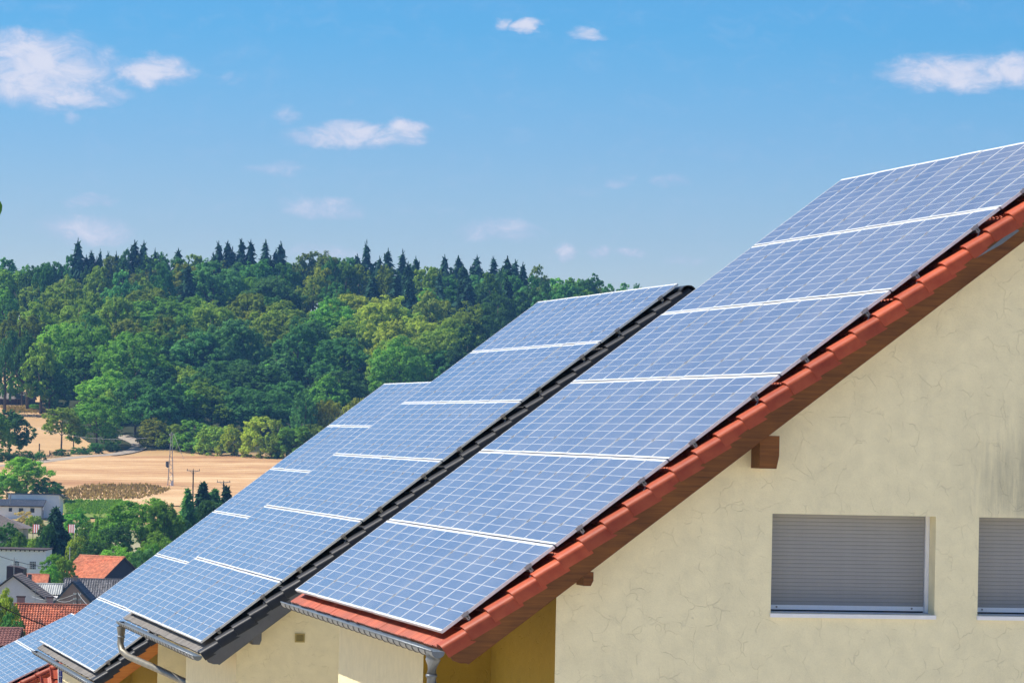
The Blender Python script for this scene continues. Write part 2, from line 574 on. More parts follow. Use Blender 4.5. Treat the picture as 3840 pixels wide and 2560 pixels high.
plain('steel', (0.45, 0.44, 0.43), 0.35, 0.9, 0.2, 9)
plain('backsheet', (0.70, 0.72, 0.73), 0.25, 0.0, 0.03, 3)
plain('shutter_grey', (0.285, 0.288, 0.292), 0.55, 0.0, 0.06, 6)
plain('white_pvc', (0.82, 0.83, 0.86), 0.4, 0.0, 0.05, 5)
plain('deck_wood', (0.10, 0.06, 0.035), 0.8, 0.0, 0.25, 5)
plain('gap_dark', (0.02, 0.018, 0.018), 0.8, 0.0, 0.2, 5)
plain('vent_yellow', (0.36, 0.28, 0.09), 0.6, 0.0, 0.15, 9)
cellmat('cell_blue', (0.042, 0.060, 0.118), (0.062, 0.082, 0.145), 0.60)
cellmat('cell_shaded', (0.008, 0.012, 0.10), (0.012, 0.02, 0.15), 0.03)  # darker cell colour stands in for the different light on the porch slope

# ------------------------------------------------------------------ ground sheets
groundmat('forest_floor', [(0.3, (0.018, 0.028, 0.012)), (0.7, (0.05, 0.055, 0.02))], 0.03, 0.4)
groundmat('stubble', [(0.36, (0.27, 0.13, 0.060)), (0.45, (0.42, 0.235, 0.115)), (0.53, (0.53, 0.335, 0.17)), (0.64, (0.72, 0.53, 0.31))], 0.045, 0.9, (0.16, 1.0, 1), 0.16, 0.9, 0.045)
groundmat('dry_meadow', [(0.30, (0.40, 0.24, 0.11)), (0.55, (0.54, 0.36, 0.19)), (0.75, (0.50, 0.40, 0.18))], 0.02, 0.5, (0.6, 1.4, 1), 0.3)
groundmat('green_meadow', [(0.30, (0.10, 0.16, 0.03)), (0.70, (0.22, 0.28, 0.06))], 0.05, 0.8)
groundmat('gravel_path', [(0.3, (0.27, 0.225, 0.18)), (0.7, (0.42, 0.365, 0.30))], 0.1, 1.5)
groundmat('garden', [(0.3, (0.05, 0.09, 0.02)), (0.7, (0.12, 0.15, 0.04))], 0.05, 0.7)


def terrain_sheet():
    xs = np.unique(np.concatenate([np.linspace(-1500, -400, 8), np.arange(-400, 700, 14.0), np.linspace(700, 2200, 8)]))
    ys = np.unique(np.concatenate([np.linspace(-900, -200, 6), np.arange(-200, 1900, 12.0), np.linspace(1900, 2600, 6)]))
    X, Y = np.meshgrid(xs, ys)
    Z = terrain(X, Y)
    v = np.stack([X.ravel(), Y.ravel(), Z.ravel()], 1)
    nx, ny = len(xs), len(ys)
    ii = np.arange(nx * ny).reshape(ny, nx)
    f = np.stack([ii[:-1, :-1].ravel(), ii[:-1, 1:].ravel(), ii[1:, 1:].ravel(), ii[1:, :-1].ravel()], 1)
    me = bpy.data.meshes.new('terrain')
    me.from_pydata(v.tolist(), [], f.tolist())
    me.polygons.foreach_set('use_smooth', [True] * len(f))
    m, n = newmat('terrain_mix')
    pos = n('ShaderNodeNewGeometry').outputs['Position']
    xyz = n('ShaderNodeSeparateXYZ', {0: pos}).outputs
    s = n.math('ADD', n.math('MULTIPLY', n.math('SUBTRACT', xyz[0], CAM[0]), math.sin(YAW)),
               n.math('MULTIPLY', n.math('SUBTRACT', xyz[1], CAM[1]), math.cos(YAW)))
    a = n.noise(pos, 0.03, 5, 0.6)
    b = n.noise(pos, 0.7, 4, 0.7)
    k = n.math('ADD', n.math('MULTIPLY', a, .6), n.math('MULTIPLY', b, .4))
    gar = n.ramp(k, [(0.3, (0.16, 0.20, 0.07)), (0.5, (0.26, 0.25, 0.13)), (0.7, (0.44, 0.38, 0.27))])
    forr = n.ramp(k, [(0.3, (0.02, 0.03, 0.012)), (0.7, (0.055, 0.06, 0.025))])
    dry = n.ramp(k, [(0.3, (0.38, 0.23, 0.10)), (0.7, (0.56, 0.38, 0.19))])
    c1 = n.mix(n.smooth(n.math('ADD', s, n.math('MULTIPLY', n.math('SUBTRACT', a, .5), 60)), 880, 900), gar, dry)
    bounce_ground = n.ramp(k, [(0.3, (0.50, 0.45, 0.37)), (0.7, (0.62, 0.56, 0.47))])  # pale unseen ground by the houses, added to bounce light onto the walls
    c1 = n.mix(n.smooth(s, 150, 190), bounce_ground, c1)
    c2 = n.mix(n.smooth(n.math('ADD', s, n.math('MULTIPLY', n.math('SUBTRACT', a, .5), 70)), 1112, 1132), c1, forr)
    finish(n, principled(n, c2, 0.95, 0, bumpn(n, b, 0.4, 0.3), 0.1))
    me.materials.append(m)
    tag(link('terrain', me), kind='structure')


terrain_sheet()


def px_sheet(name, rows, mat, lift=0.25, ncol=24, sub=6):
    """a patch of ground cover: rows of (photo y, photo x left, photo x right), draped on the terrain"""
    rr = []
    for (a, b) in zip(rows[:-1], rows[1:]):
        for k in range(sub):
            t = k / sub
            rr.append(tuple(a[i] + (b[i] - a[i]) * t for i in range(3)))
    rr.append(rows[-1])
    v, f = [], []
    for (y, xl, xr) in rr:
        for j in range(ncol + 1):
            p, _ = ground(xl + (xr - xl) * j / ncol, y)
            v.append((p[0], p[1], p[2] + lift))
    for i in range(len(rr) - 1):
        for j in range(ncol):
            a = i * (ncol + 1) + j
            f.append((a, a + 1, a + ncol + 2, a + ncol + 1))
    me = bpy.data.meshes.new(name)
    me.from_pydata(v, [], f)
    me.polygons.foreach_set('use_smooth', [True] * len(f))
    me.materials.append(MATS[mat])
    # faces up
    me.update()
    if me.polygons[0].normal.z < 0:
        me.flip_normals()
    return tag(link(name, me), kind='structure')


px_sheet('stubble_field', [(1898, -60, 1150), (1820, -60, 1150), (1770, -60, 1150), (1735, 0, 1150), (1712, 300, 1200)], 'stubble', 0.20)
px_sheet('dry_meadow', [(1716, -60, 420), (1690, -60, 400), (1660, -60, 330), (1610, -60, 250), (1560, -60, 215), (1500, -60, 165), (1450, -60, 130), (1330, -60, 90)], 'dry_meadow', 0.20)
px_sheet('green_meadow', [(1945, 250, 520), (1925, 235, 505), (1905, 215, 480), (1893, 225, 500), (1882, 260, 470)], 'green_meadow', 0.35, 10, 3)


def path_strip():
    pts = [(-40, 1750), (60, 1746), (140, 1736), (240, 1722), (321, 1713), (400, 1709), (455, 1702), (500, 1692), (525, 1678), (520, 1664), (495, 1652), (470, 1643), (450, 1634)]
    g = [ground(x, y)[0] for x, y in pts]
    # densify
    q = []
    for a, b in zip(g[:-1], g[1:]):
        for k in range(6):
            q.append(a + (b - a) * k / 6)
    q.append(g[-1])
    q = np.array(q)
    for _ in range(6):
        q[1:-1] = 0.25 * q[:-2] + 0.5 * q[1:-1] + 0.25 * q[2:]
    v, f = [], []
    for i in range(len(q)):
        t = q[min(i + 1, len(q) - 1)] - q[max(i - 1, 0)]
        t[2] = 0
        t /= np.linalg.norm(t) + 1e-9
        nn = np.array([-t[1], t[0], 0])
        for s_ in (-2.1, 0, 2.1):
            p = q[i] + nn * s_
            v.append((p[0], p[1], float(terrain(p[0], p[1])) + 0.24))
    for i in range(len(q) - 1):
        for j in range(2):
            a = i * 3 + j
            f.append((a, a + 1, a + 4, a + 3))
    me = bpy.data.meshes.new('path')
    me.from_pydata(v, [], f)
    me.materials.append(MATS['gravel_path'])
    tag(link('path', me), kind='structure')


path_strip()

# ------------------------------------------------------------------ the terraced houses and their solar roofs
PIT = 0.6564
CP_, SP_ = math.cos(PIT), math.sin(PIT)
RP, CPT = 1.672, 1.010
ROWS, COLS = 6, 12


def roofpt(u, y, n, pit=PIT):
    return np.array([u * math.cos(pit) - n * math.sin(pit), y, u * math.sin(pit) + n * math.cos(pit)])


CACHE = {}


def shell_mesh(name, prof, length, thick, tilt, mats, nseg=1):
    """profile [(y, n)] swept along u with thickness; lower end lifted by tilt"""
    mb = MB()
    k = len(prof)
    pr = np.array(prof, float)
    tn = np.gradient(pr, axis=0)
    nr = np.stack([tn[:, 1], -tn[:, 0]], 1)
    nr /= np.linalg.norm(nr, axis=1)[:, None]
    if nr[k // 2][1] > 0:
        nr = -nr
    inn = pr + nr * thick
    v = []
    for i in range(nseg + 1):
        u = length * i / nseg
        dz = tilt * (1 - i / nseg)
        fl = 0.014 * (1 - i / nseg) if pr[-1][1] < -0.15 else 0.0    # side lap flares over the tile below
        v += [(u, a - (fl if a < -0.05 else 0), b + dz) for a, b in pr] + [(u, a - (fl if a < -0.05 else 0), b + dz) for a, b in inn]
    f = []
    K = 2 * k
    for i in range(nseg):
        o, o2 = i * K, (i + 1) * K
        for j in range(k - 1):
            f.append((o + j, o + j + 1, o2 + j + 1, o2 + j))
            f.append((o + k + j + 1, o + k + j, o2 + k + j, o2 + k + j + 1))
        f.append((o + k - 1, o + 2 * k - 1, o2 + 2 * k - 1, o2 + k - 1))
        f.append((o + k, o, o2, o2 + k))
    for j in range(k - 1):
        f.append((j + 1, j, k + j, k + j + 1))
        e = nseg * K
        f.append((e + j, e + j + 1, e + k + j + 1, e + k + j))
    mb.add(v, f)
    me = mb.mesh(name, mats)
    import bmesh
    bm = bmesh.new()
    bm.from_mesh(me)
    bmesh.ops.recalc_face_normals(bm, faces=bm.faces)
    bm.to_mesh(me)
    bm.free()
    me.polygons.foreach_set('use_smooth', [True] * len(me.polygons))
    try:
        me.set_sharp_from_angle(angle=R(38))
    except Exception:
        pass
    return me


VERGE = [(0.20, -0.062), (0.10, -0.060), (0.05, -0.052), (0.022, -0.030), (0.005, -0.010), (-0.02, -0.001), (-0.06, -0.001), (-0.11, -0.005),
         (-0.16, -0.014), (-0.195, -0.026), (-0.216, -0.044), (-0.225, -0.068), (-0.229, -0.185)]
FIELD = [(y_, 0.030 * abs(math.cos(math.pi * y_ / 0.149)) ** 0.8 - 0.012) for i, y_ in enumerate(np.linspace(0, 0.298, 25))]


def tile_meshes(key):
    if key in CACHE:
        return CACHE[key]
    m = MATS[key]
    CACHE[key] = (shell_mesh('verge_tile_' + key, VERGE, 0.385, 0.020, 0.046, m, 1), shell_mesh('roof_tile_' + key, FIELD, 0.395, 0.016, 0.028, m, 1))
    return CACHE[key]


def module_meshes():
    if 'mod' in CACHE:
        return CACHE['mod']
    L_, B_, T_ = 1.65, 0.998, 0.038
    la, lb = 0.010, 0.010
    lam = MB().box(la * .6, L_ - la * .6, lb * .6, B_ - lb * .6, -0.010, -0.004).mesh('laminate', MATS['backsheet'])
    fr = MB()
    fr.box(0, la, 0, B_, -T_, 0).box(L_ - la, L_, 0, B_, -T_, 0)
    fr.box(la, L_ - la, 0, lb, -T_, -0.0004).box(la, L_ - la, B_ - lb, B_, -T_, -0.0004)
    frm = fr.mesh('module_frame', MATS['alu'])
    ce = MB()
    P_ = 0.1588
    mu, my = (L_ - 10 * P_) / 2, (B_ - 6 * P_) / 2
    for i in range(10):
        for j in range(6):
            u0, u1 = mu + i * P_ + 0.0034, mu + (i + 1) * P_ - 0.0034
            y0, y1 = my + j * P_ + 0.0024, my + (j + 1) * P_ - 0.0024
            c = 0.006
            ce.add([(u0 + c, y0, -0.003), (u1 - c, y0, -0.003), (u1, y0 + c, -0.003), (u1, y1 - c, -0.003), (u1 - c, y1, -0.003), (u0 + c, y1, -0.003), (u0, y1 - c, -0.003), (u0, y0 + c, -0.003)],
                   [tuple(range(8))])
    cm = ce.mesh('module_cells', MATS['cell_blue'])
    CACHE['mod'] = (lam, frm, cm)
    return CACHE['mod']


def rail_profile_mesh(ylen):
    """mounting rail: a slotted aluminium channel, seen end-on at the verge"""
    key = 'rail%.2f' % ylen
    if key in CACHE:
        return CACHE[key]
    mb = MB()
    w, h, t = 0.040, 0.044, 0.005
    mb.box(-w / 2, w / 2, 0, ylen, -h, -h + t)
    mb.box(-w / 2, -w / 2 + t, 0, ylen, -h + t, 0)
    mb.box(w / 2 - t, w / 2, 0, ylen, -h + t, 0)
    mb.box(-w / 2 + t, -0.007, 0, ylen, -t, 0.0004)
    mb.box(0.007, w / 2 - t, 0, ylen, -t, 0.0004)
    mb.box(-w / 2 + t, w / 2 - t, 0.002, ylen, -h * .62, -h * .62 + t)
    CACHE[key] = mb.mesh('mounting_rail', MATS['steel'])
    return CACHE[key]


def clamp_mesh():
    if 'clamp' in CACHE:
        return CACHE['clamp']
    mb = MB()
    mb.box(-0.045, 0.045, -0.028, -0.002, -0.038, 0.0035)
    mb.box(-0.045, 0.045, -0.0018, 0.011, 0.0008, 0.0035)
    mb.tube([(0, -0.016, 0.0035), (0, -0.016, 0.012)], 0.008, 6)
    CACHE['clamp'] = mb.mesh('end_clamp', MATS['alu_dark'])
    return CACHE['clamp']


def hook_mesh():
    if 'hook' in CACHE:
        return CACHE['hook']
    mb = MB()
    mb.tube([(0, -0.03, -0.075), (-0.005, -0.04, -0.10), (-0.06, -0.05, -0.125), (-0.095, -0.055, -0.155)], 0.006, 6)
    mb.box(-0.02, 0.02, -0.05, 0.05, -0.088, -0.082)
    CACHE['hook'] = mb.mesh('roof_hook', MATS['steel'])
    return CACHE['hook']


def solar_array(origin, rz, label, group, rows=ROWS, cols=COLS, pit=PIT, cells=None, hooks=True):
    root = empty('solar_array', origin, rz)
    tag(root, label, 'solar array', group)
    lam, frm, cem = module_meshes()
    rot = (0, -pit, 0)
    for i in range(rows):
        for j in range(cols):
            jit = rng.normal(0, 0.0016, 3)
            loc = roofpt(i * RP + 0.011, j * CPT + 0.006, jit[0], pit)
            o = link('solar_module', lam, root, loc, (jit[1] * .35, -pit + jit[2] * .35, 0))
            link('frame', frm, o)
            tag(link('cells', cem, o), kind='stuff')
    ylen = cols * CPT + 0.06
    for i in range(rows):
        for uu in (0.355, 1.275):
            loc = roofpt(i * RP + uu, -0.045, -0.040, pit)
            link('mounting_rail', rail_profile_mesh(ylen), root, loc, rot)
            loc = roofpt(i * RP + uu, 0.010, 0.0, pit)
            link('end_clamp', clamp_mesh(), root, loc, rot)
            if hooks:
                link('roof_hook', hook_mesh(), root, loc, rot)
    # middle clamps between neighbouring modules
    if 'mid' not in CACHE:
        CACHE['mid'] = MB().box(-0.025, 0.025, -0.014, 0.014, 0.0006, 0.003).mesh('middle_clamp', MATS['alu_dark'])
    for i in range(rows):
        for j in range(1, cols):
            for uu in (0.355, 1.275):
                link('middle_clamp', CACHE['mid'], root, roofpt(i * RP + uu, j * CPT, 0.002, pit), rot)
    return root


def gutter(parent, off, x, z, y0, y1, drop, r=0.076):
    """half-round zinc gutter under the eave with bead and brackets; x,z = centre of the trough"""
    mb = MB()
    seg = 10
    ny = 14
    v = []
    for i in range(ny + 1):
        y = y0 + (y1 - y0) * i / ny
        zz = z + drop * i / ny
        for k in range(seg + 1):
            a = math.pi + math.pi * k / seg
            v.append((x + r * math.cos(a), y, zz + r * math.sin(a)))
        for k in range(seg + 1):
            a = math.pi + math.pi * k / seg
            v.append((x + (r - .003) * math.cos(a), y, zz + (r - .003) * math.sin(a)))
    K = 2 * (seg + 1)
    f = []
    for i in range(ny):
        for k in range(seg):
            a, b = i * K + k, (i + 1) * K + k
            f.append((a, b, b + 1, a + 1))
            a += seg + 1
            b += seg + 1
            f.append((a, a + 1, b + 1, b))
    for k in range(seg):
        f.append((k, k + 1, k + 1 + seg + 1, k + seg + 1))
    mb.add(v, f)
    for i in (0, ny):     # end caps
        y = y0 + (y1 - y0) * i / ny
        zz = z + drop * i / ny
        pl = [(x + r * math.cos(math.pi + math.pi * k / seg), y, zz + r * math.sin(math.pi + math.pi * k / seg)) for k in range(seg + 1)]
        mb.prism(pl, (0, -0.004 if i == 0 else 0.004, 0))
    g = mb.build('gutter', MATS['zinc'], parent, True, off)
    smooth_by_angle(g, 50)
    bead = MB().tube([(x - r, y0, z + .006), (x - r, (y0 + y1) / 2, z + drop / 2 + .006), (x - r, y1, z + drop + .006)], 0.011, 8)
    bead.build('bead', MATS['zinc'], g, True)
    nb = int((y1 - y0) / 0.45)
    key = 'brk%.3f' % r
    if key not in CACHE:
        b = MB()
        b.tube([((r + .004) * math.cos(math.pi + math.pi * k / 8), 0, (r + .004) * math.sin(math.pi + math.pi * k / 8)) for k in range(9)], 0.0075, 5)
        CACHE[key] = b.mesh('gutter_bracket', MATS['zinc_dark'])
    for i in range(1, nb):
        t = i / nb
        link('gutter_bracket', CACHE[key], g, (x, y0 + (y1 - y0) * t, z + drop * t))
    return g


def tiled_roof(parent, off, tilekey, y1=12.45, u1=10.06, pit=PIT, near_cols=3, deck='deck_wood'):
    """roof part: deck with verge tiles, eave tiles and the strip of field tiles that shows beside the modules"""
    mb = MB()
    A = roofpt(-0.02, -0.19, -0.185, pit)
    ud = roofpt(1, 0, 0, pit)
    nd = roofpt(0, 0, 1, pit)
    mb.obox(A, ud * (u1 + .02), (0, y1 + .15, 0), -nd * 0.09)
    ap = roofpt(u1 + 0.02, 0, -0.185, pit)
    dn = np.array([math.cos(pit), 0, -math.sin(pit)])
    nn = np.array([math.sin(pit), 0, math.cos(pit)])
    mb.obox((ap[0] + .10, -0.19, ap[2] - .03), dn * u1, (0, y1 + .15, 0), -nn * 0.09)
    roof = mb.build('roof', MATS[deck], parent, False, off)
    fx = roofpt(0.0, 0, -0.24, pit)
    MB().box(fx[0] - .03, fx[0] - .005, -0.18, y1 - .05, fx[2] - .055, fx[2] + .02).build('light_stop_fascia', MATS[deck], roof)  # hidden board added behind the gutter to block sun leaking onto the wall
    vt, ft = tile_meshes(tilekey)
    rot = (0, -pit, 0)
    gauge = 0.339
    nrow = int((u1 + 0.12) / gauge)
    for i in range(nrow):
        u = -0.118 + gauge * i
        jit = rng.normal(0, 1, 4)
        link('verge_tile', vt, roof, roofpt(u + jit[0] * .003, jit[1] * .004, -0.134 + jit[2] * .0025, pit), (jit[3] * .010, -pit, jit[0] * .006))
    ncols = int((y1 - 0.18) / 0.30) + 1
    for i in range(nrow):
        u = -0.118 + gauge * i
        for j in range(ncols if i == 0 else near_cols):
            jit = rng.normal(0, 1, 4)
            link('roof_tile', ft, roof, roofpt(u + jit[0] * .004, 0.10 + 0.30 * j, -0.168 + jit[2] * .0015, pit), (jit[3] * .003, -pit, 0))
    # ridge caps over the verge end
    if 'ridge_' + tilekey not in CACHE:
        pr = [(0.13 * math.cos(math.pi * k / 8), 0.10 * math.sin(math.pi * k / 8)) for k in range(9)]
        m2 = MB()
        pts = [(a, 0, b) for a, b in pr]
        inn = [(a * .86, 0, b * .86) for a, b in pr]
        poly = pts + inn[::-1]
        m2.prism(poly, (0, 0.40, 0))
        CACHE['ridge_' + tilekey] = m2.mesh('ridge_tile', MATS[tilekey])
    ap = roofpt(u1 + .02, 0, -0.12, pit)
    y = -0.24
    while y < y1:
        link('ridge_tile', CACHE['ridge_' + tilekey], roof, (ap[0] + .02, y, ap[2] - .075))
        y += 0.36
    # plain tiled far slope
    fs = MB()
    fs.obox((ap[0] + .08, -0.22, ap[2] - .06), dn * u1, (0, y1 + .2, 0), -nn * 0.04)
    fs.build('tiled_back_slope', MATS[tilekey], roof)
    return roof


def gable_wall(x0, x1, z0, pit, n_under, y, thick, holes, apex_u):
    """gable polygon between x0..x1 below the roof line with rectangular openings (xa, xb, za, zb) -> MB"""
    mb = MB()
    ridge = roofpt(apex_u, 0, n_under, pit)

    def top(x):
        if x <= ridge[0]:
            return (x - roofpt(0, 0, n_under, pit)[0]) * math.tan(pit) + roofpt(0, 0, n_under, pit)[2]
        return ridge[2] - (x - ridge[0]) * math.tan(pit)
    xs = sorted(set([x0, x1, ridge[0]] + [h[0] for h in holes] + [h[1] for h in holes]))
    xs = [x for x in xs if x0 <= x <= x1]
    for a, b in zip(xs[:-1], xs[1:]):
        hs = [h for h in holes if h[0] <= a + 1e-6 and h[1] >= b - 1e-6]
        if hs:
            h = hs[0]
            mb.add([(a, y, z0), (b, y, z0), (b, y, h[2]), (a, y, h[2])], [(0, 1, 2, 3)])
            mb.add([(a, y, h[3]), (b, y, h[3]), (b, y, top(b)), (a, y, top(a))], [(0, 1, 2, 3)])
        else:
            mb.add([(a, y, z0), (b, y, z0), (b, y, top(b)), (a, y, top(a))], [(0, 1, 2, 3)])
    for (xa, xb, za, zb) in holes:
        d = thick
        mb.add([(xa, y, za), (xa, y, zb), (xa, y + d, zb), (xa, y + d, za)], [(0, 1, 2, 3)])
        mb.add([(xb, y, za), (xb, y + d, za), (xb, y + d, zb), (xb, y, zb)], [(0, 1, 2, 3)])
        mb.add([(xa, y, zb), (xb, y, zb), (xb, y + d, zb), (xa, y + d, zb)], [(0, 1, 2, 3)])
        mb.add([(xa, y, za), (xa, y + d, za), (xb, y + d, za), (xb, y, za)], [(0, 1, 2, 3)])
    return mb, top


def shutter_window(parent, off, xa, xb, za, zb, y):
    """closed roller shutter in its opening, with guide rails, bottom bar and sill"""
    back = MB().box(xa + .002, xb - .002, y + .128, y + .15, za + .002, zb - .002)
    root = back.build('shutter_window', MATS['gap_dark'], parent, False, off)
    n = 24
    bar = 0.055
    h = (zb - za - bar - 0.03) / n
    w = xb - xa - 0.10
    key = 'slat%.3f%.3f' % (w, h)
    mb = MB()
    pr = [(0, 0.0008), (-0.0022, h * .15), (-0.0036, h * .5), (-0.0022, h * .85), (0, h - .0012), (0.004, h - .0012), (0.004, 0.0008)]
    mb.prism([(0, a, b) for a, b in pr], (w, 0, 0))
    me = mb.mesh('shutter_slat', MATS['shutter_grey'])
    for i in range(n):
        link('shutter_slat', me, root, (xa + .045, y + .105, za + .03 + bar + h * i))
    MB().box(xa + .04, xb - .052, y + .088, y + .112, za + .03, za + .03 + bar).build('bottom_bar', MATS['white_pvc'], root)
    for xx in (xa + .14, xb - .20):
        MB().tube([(xx, y + .088, za + .06), (xx, y + .080, za + .06)], 0.012, 8).build('stop_knob', MATS['shutter_grey'], root)
    MB().box(xa + .003, xa + .042, y + .06, y + .126, za + .012, zb - .004).build('guide_rail', MATS['white_pvc'], root)
    MB().box(xb - .05, xb - .003, y + .06, y + .126, za + .012, zb - .004).build('guide_rail', MATS['white_pvc'], root)
    s = MB()
    s.prism([(xa - .012, y - .235, za - .052), (xa - .012, y - .235, za - .006), (xa - .012, y + .126, za + .012), (xa - .012, y + .126, za - .010), (xa - .012, y - .205, za - .026), (xa - .012, y - .205, za - .052)],
            (xb - xa + .024, 0, 0))
    s.build('sill', MATS['white_pvc'], root)
    return root


def bargeboard(parent, off, mat, u1=10.2, pit=PIT, y=-0.232, lo=-0.462):
    pl = [(-0.10, -0.262), (-0.10, -0.33), (-0.048, lo + .055), (0.025, lo), (u1, lo), (u1, -0.262)]
    mb = MB()
    mb.prism([roofpt(u, y + .002, n, pit) for u, n in pl], (0, 0.034, 0))
    o = mb.build('bargeboard', MATS[mat], parent, False, off)
    m2 = MB()      # second board behind, a little lower edge showing
    pl2 = [(-0.02, -0.30), (0.02, lo - .015), (u1, lo - .015), (u1, -0.30)]
    m2.prism([roofpt(u, y + .038, n, pit) for u, n in pl2], (0, 0.03, 0))
    m2.build('inner_board', MATS[mat], o)
    # soffit boarding between bargeboard and wall
    m3 = MB()
    m3.obox(roofpt(0.0, y + .07, -0.30, pit), roofpt(u1, 0, 0, pit), (0, 0.42, 0), roofpt(0, 0, -0.02, pit))
    m3.build('soffit', MATS[mat], o)
    return o


def fnd(px, py, y, org):
    """local house coordinates of a photo pixel on the plane y (local) of a house at org"""
    d = pix_dir(px, py)
    t = (org[1] + y - CAM[1]) / d[1]
    return (CAM + d * t) - np.array(org)


def terraced_house(org, rz, label, tilekey, boardmat, spec):
    gz = float(terrain(org[0] + 4, org[1] + 4)) - org[2]
    root = empty('terraced_house', (org[0], org[1], org[2] + gz), rz)
    tag(root, label, 'house', 'terraced houses stepping down the slope')
    off = (0, 0, -gz)
    tiled_roof(root, off, tilekey)
    bargeboard(root, off, boardmat)
    WY = 0.25
    gable_x1 = roofpt(10.06, 0, 0)[0] * 2 - spec['corner'] + .2
    mb, top = gable_wall(spec['corner'], gable_x1, gz - 1, PIT, -0.30, WY, 0.34, spec.get('holes', []), 10.06)
    mb.add([(gable_x1, WY, gz - 1), (gable_x1, 12.2, gz - 1), (gable_x1, 12.2, top(gable_x1)), (gable_x1, WY, top(gable_x1))], [(0, 1, 2, 3)])
    mb.add([(spec['corner'], 12.2, gz - 1), (gable_x1, 12.2, gz - 1), (gable_x1, 12.2, top(gable_x1)), (roofpt(10.06, 0, -.3)[0], 12.2, roofpt(10.06, 0, -.3)[2]), (spec['corner'], 12.2, top(spec['corner']))], [(4, 3, 2, 1, 0)])
    mb.build('gable_wall', MATS[spec['wall']], root, False, off)
    c = spec['corner']
    # eave-side wall and projecting bay
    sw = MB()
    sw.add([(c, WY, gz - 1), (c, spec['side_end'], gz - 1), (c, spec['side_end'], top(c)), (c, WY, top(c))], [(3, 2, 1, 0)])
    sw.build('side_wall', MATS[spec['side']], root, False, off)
    if 'bay' in spec:
        bx, by0, by1 = spec['bay']
        b = MB()
        b.add([(bx, by0, gz - 1), (bx, by1, gz - 1), (bx, by1, top(bx)), (bx, by0, top(bx))], [(3, 2, 1, 0)])
        b.build('bay_wall', MATS[spec['baymat']], root, False, off)
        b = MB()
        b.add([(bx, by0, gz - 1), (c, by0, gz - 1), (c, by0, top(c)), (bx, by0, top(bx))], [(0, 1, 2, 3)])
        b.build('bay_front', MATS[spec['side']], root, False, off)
        b = MB()
        b.add([(bx, by1, gz - 1), (c, by1, gz - 1), (c, by1, top(c)), (bx, by1, top(bx))], [(3, 2, 1, 0)])
        b.build('bay_back', MATS[spec['baymat']], root, False, off)
    if 'recess' in spec:      # wall steps back behind the side wall
        rx = spec['recess']
        b = MB()
        b.add([(c, spec['side_end'], gz - 1), (rx, spec['side_end'], gz - 1), (rx, spec['side_end'], top(rx)), (c, spec['side_end'], top(c))], [(3, 2, 1, 0)])
        b.add([(rx, spec['side_end'], gz - 1), (rx, 12.2, gz - 1), (rx, 12.2, top(rx)), (rx, spec['side_end'], top(rx))], [(3, 2, 1, 0)])
        b.build('recess_wall', MATS[spec['wall']], root, False, off)
    for (xa, xb, za, zb) in spec.get('holes', []):
        shutter_window(root, off, xa, xb, za, zb, WY + 0.19)
    # purlin heads that carry the overhang
    for (xa, xb, za, zb) in spec.get('purlins', []):
        m = MB()
        ya, yb = -0.165, WY + .05
        ch = (zb - za)
        m.add([(xa, ya, za), (xb - .03, ya, za), (xb, ya, za + ch * .38), (xb, ya, zb), (xa, ya, zb),
               (xa, yb, za), (xb - .03, yb, za), (xb, yb, za + ch * .38), (xb, yb, zb), (xa, yb, zb)],
              [(0, 1, 2, 3, 4), (9, 8, 7, 6, 5), (0, 5, 6, 1), (1, 6, 7, 2), (2, 7, 8, 3), (3, 8, 9, 4), (4, 9, 5, 0)])
        m.build('purlin_head', MATS[boardmat], root, False, off)
    gx, gzz = -0.056, -0.222
    gutter(root, off, gx, gzz, -0.235, 12.55, spec.get('drop', 0.02))
    if 'pipe' in spec:
        pth, rad, pm = spec['pipe']
        pipe = MB().tube(pth, rad, 12).build('downpipe', MATS[pm], root, True, off)
        smooth_by_angle(pipe, 60)
        for k in spec.get('collars', []):
            a, b = np.array(pth[k]), np.array(pth[k + 1])
            d = (b - a) / np.linalg.norm(b - a)
            MB().tube([a, a + d * .03], rad[k] * 1.12 if isinstance(rad, list) else rad * 1.12, 12).build('collar', MATS['zinc'], pipe, True)
    if 'vent' in spec:
        xa, xb, za, zb = spec['vent']
        f = MB()
        t = .022
        f.box(xa, xb, WY - .02, WY - .001, za, za + t).box(xa, xb, WY - .02, WY - .001, zb - t, zb)
        f.box(xa, xa + t, WY - .02, WY - .001, za + t, zb - t).box(xb - t, xb, WY - .02, WY - .001, za + t, zb - t)
        v = f.build('vent_grille', MATS['vent_yellow'], root, False, off)
        MB().box(xa + t, xb - t, WY - .006, WY - .001, za + t, zb - t).build('vent_back', MATS['gap_dark'], v)
        ns = 7
        for k in range(ns):
            z = za + t + (zb - za - 2 * t) * (k + .5) / ns
            MB().obox((xa + t, WY - .019, z - .008), (xb - xa - 2 * t, 0, 0), (0, .004, .0), (0, .008, .013)).build('vent_slat', MATS['vent_yellow'], v)
    if 'extra' in spec:
        spec['extra'](root, off, top)
    return root


OA = np.array([0.0, 0.0, 0.0])
OB = np.array([-0.180, 21.912, -1.236])
OC = np.array([-0.297, 39.148, -2.715])
win1a, win1b = fnd(2897, 1925, .25, OA), fnd(3503, 2326, .25, OA)
win2a = fnd(3672, 1938, .25, OA)
z_sill = fnd(2893, 2296, .25, OA)[2]
pa, pb = fnd(2838, 1632, -.165, OA), fnd(2921, 1757, -.165, OA)
pc, pd_ = fnd(2180, 2143, -.165, OA), fnd(2225, 2196, -.165, OA)
corner_a = fnd(2085, 2300, .25, OA)[0]


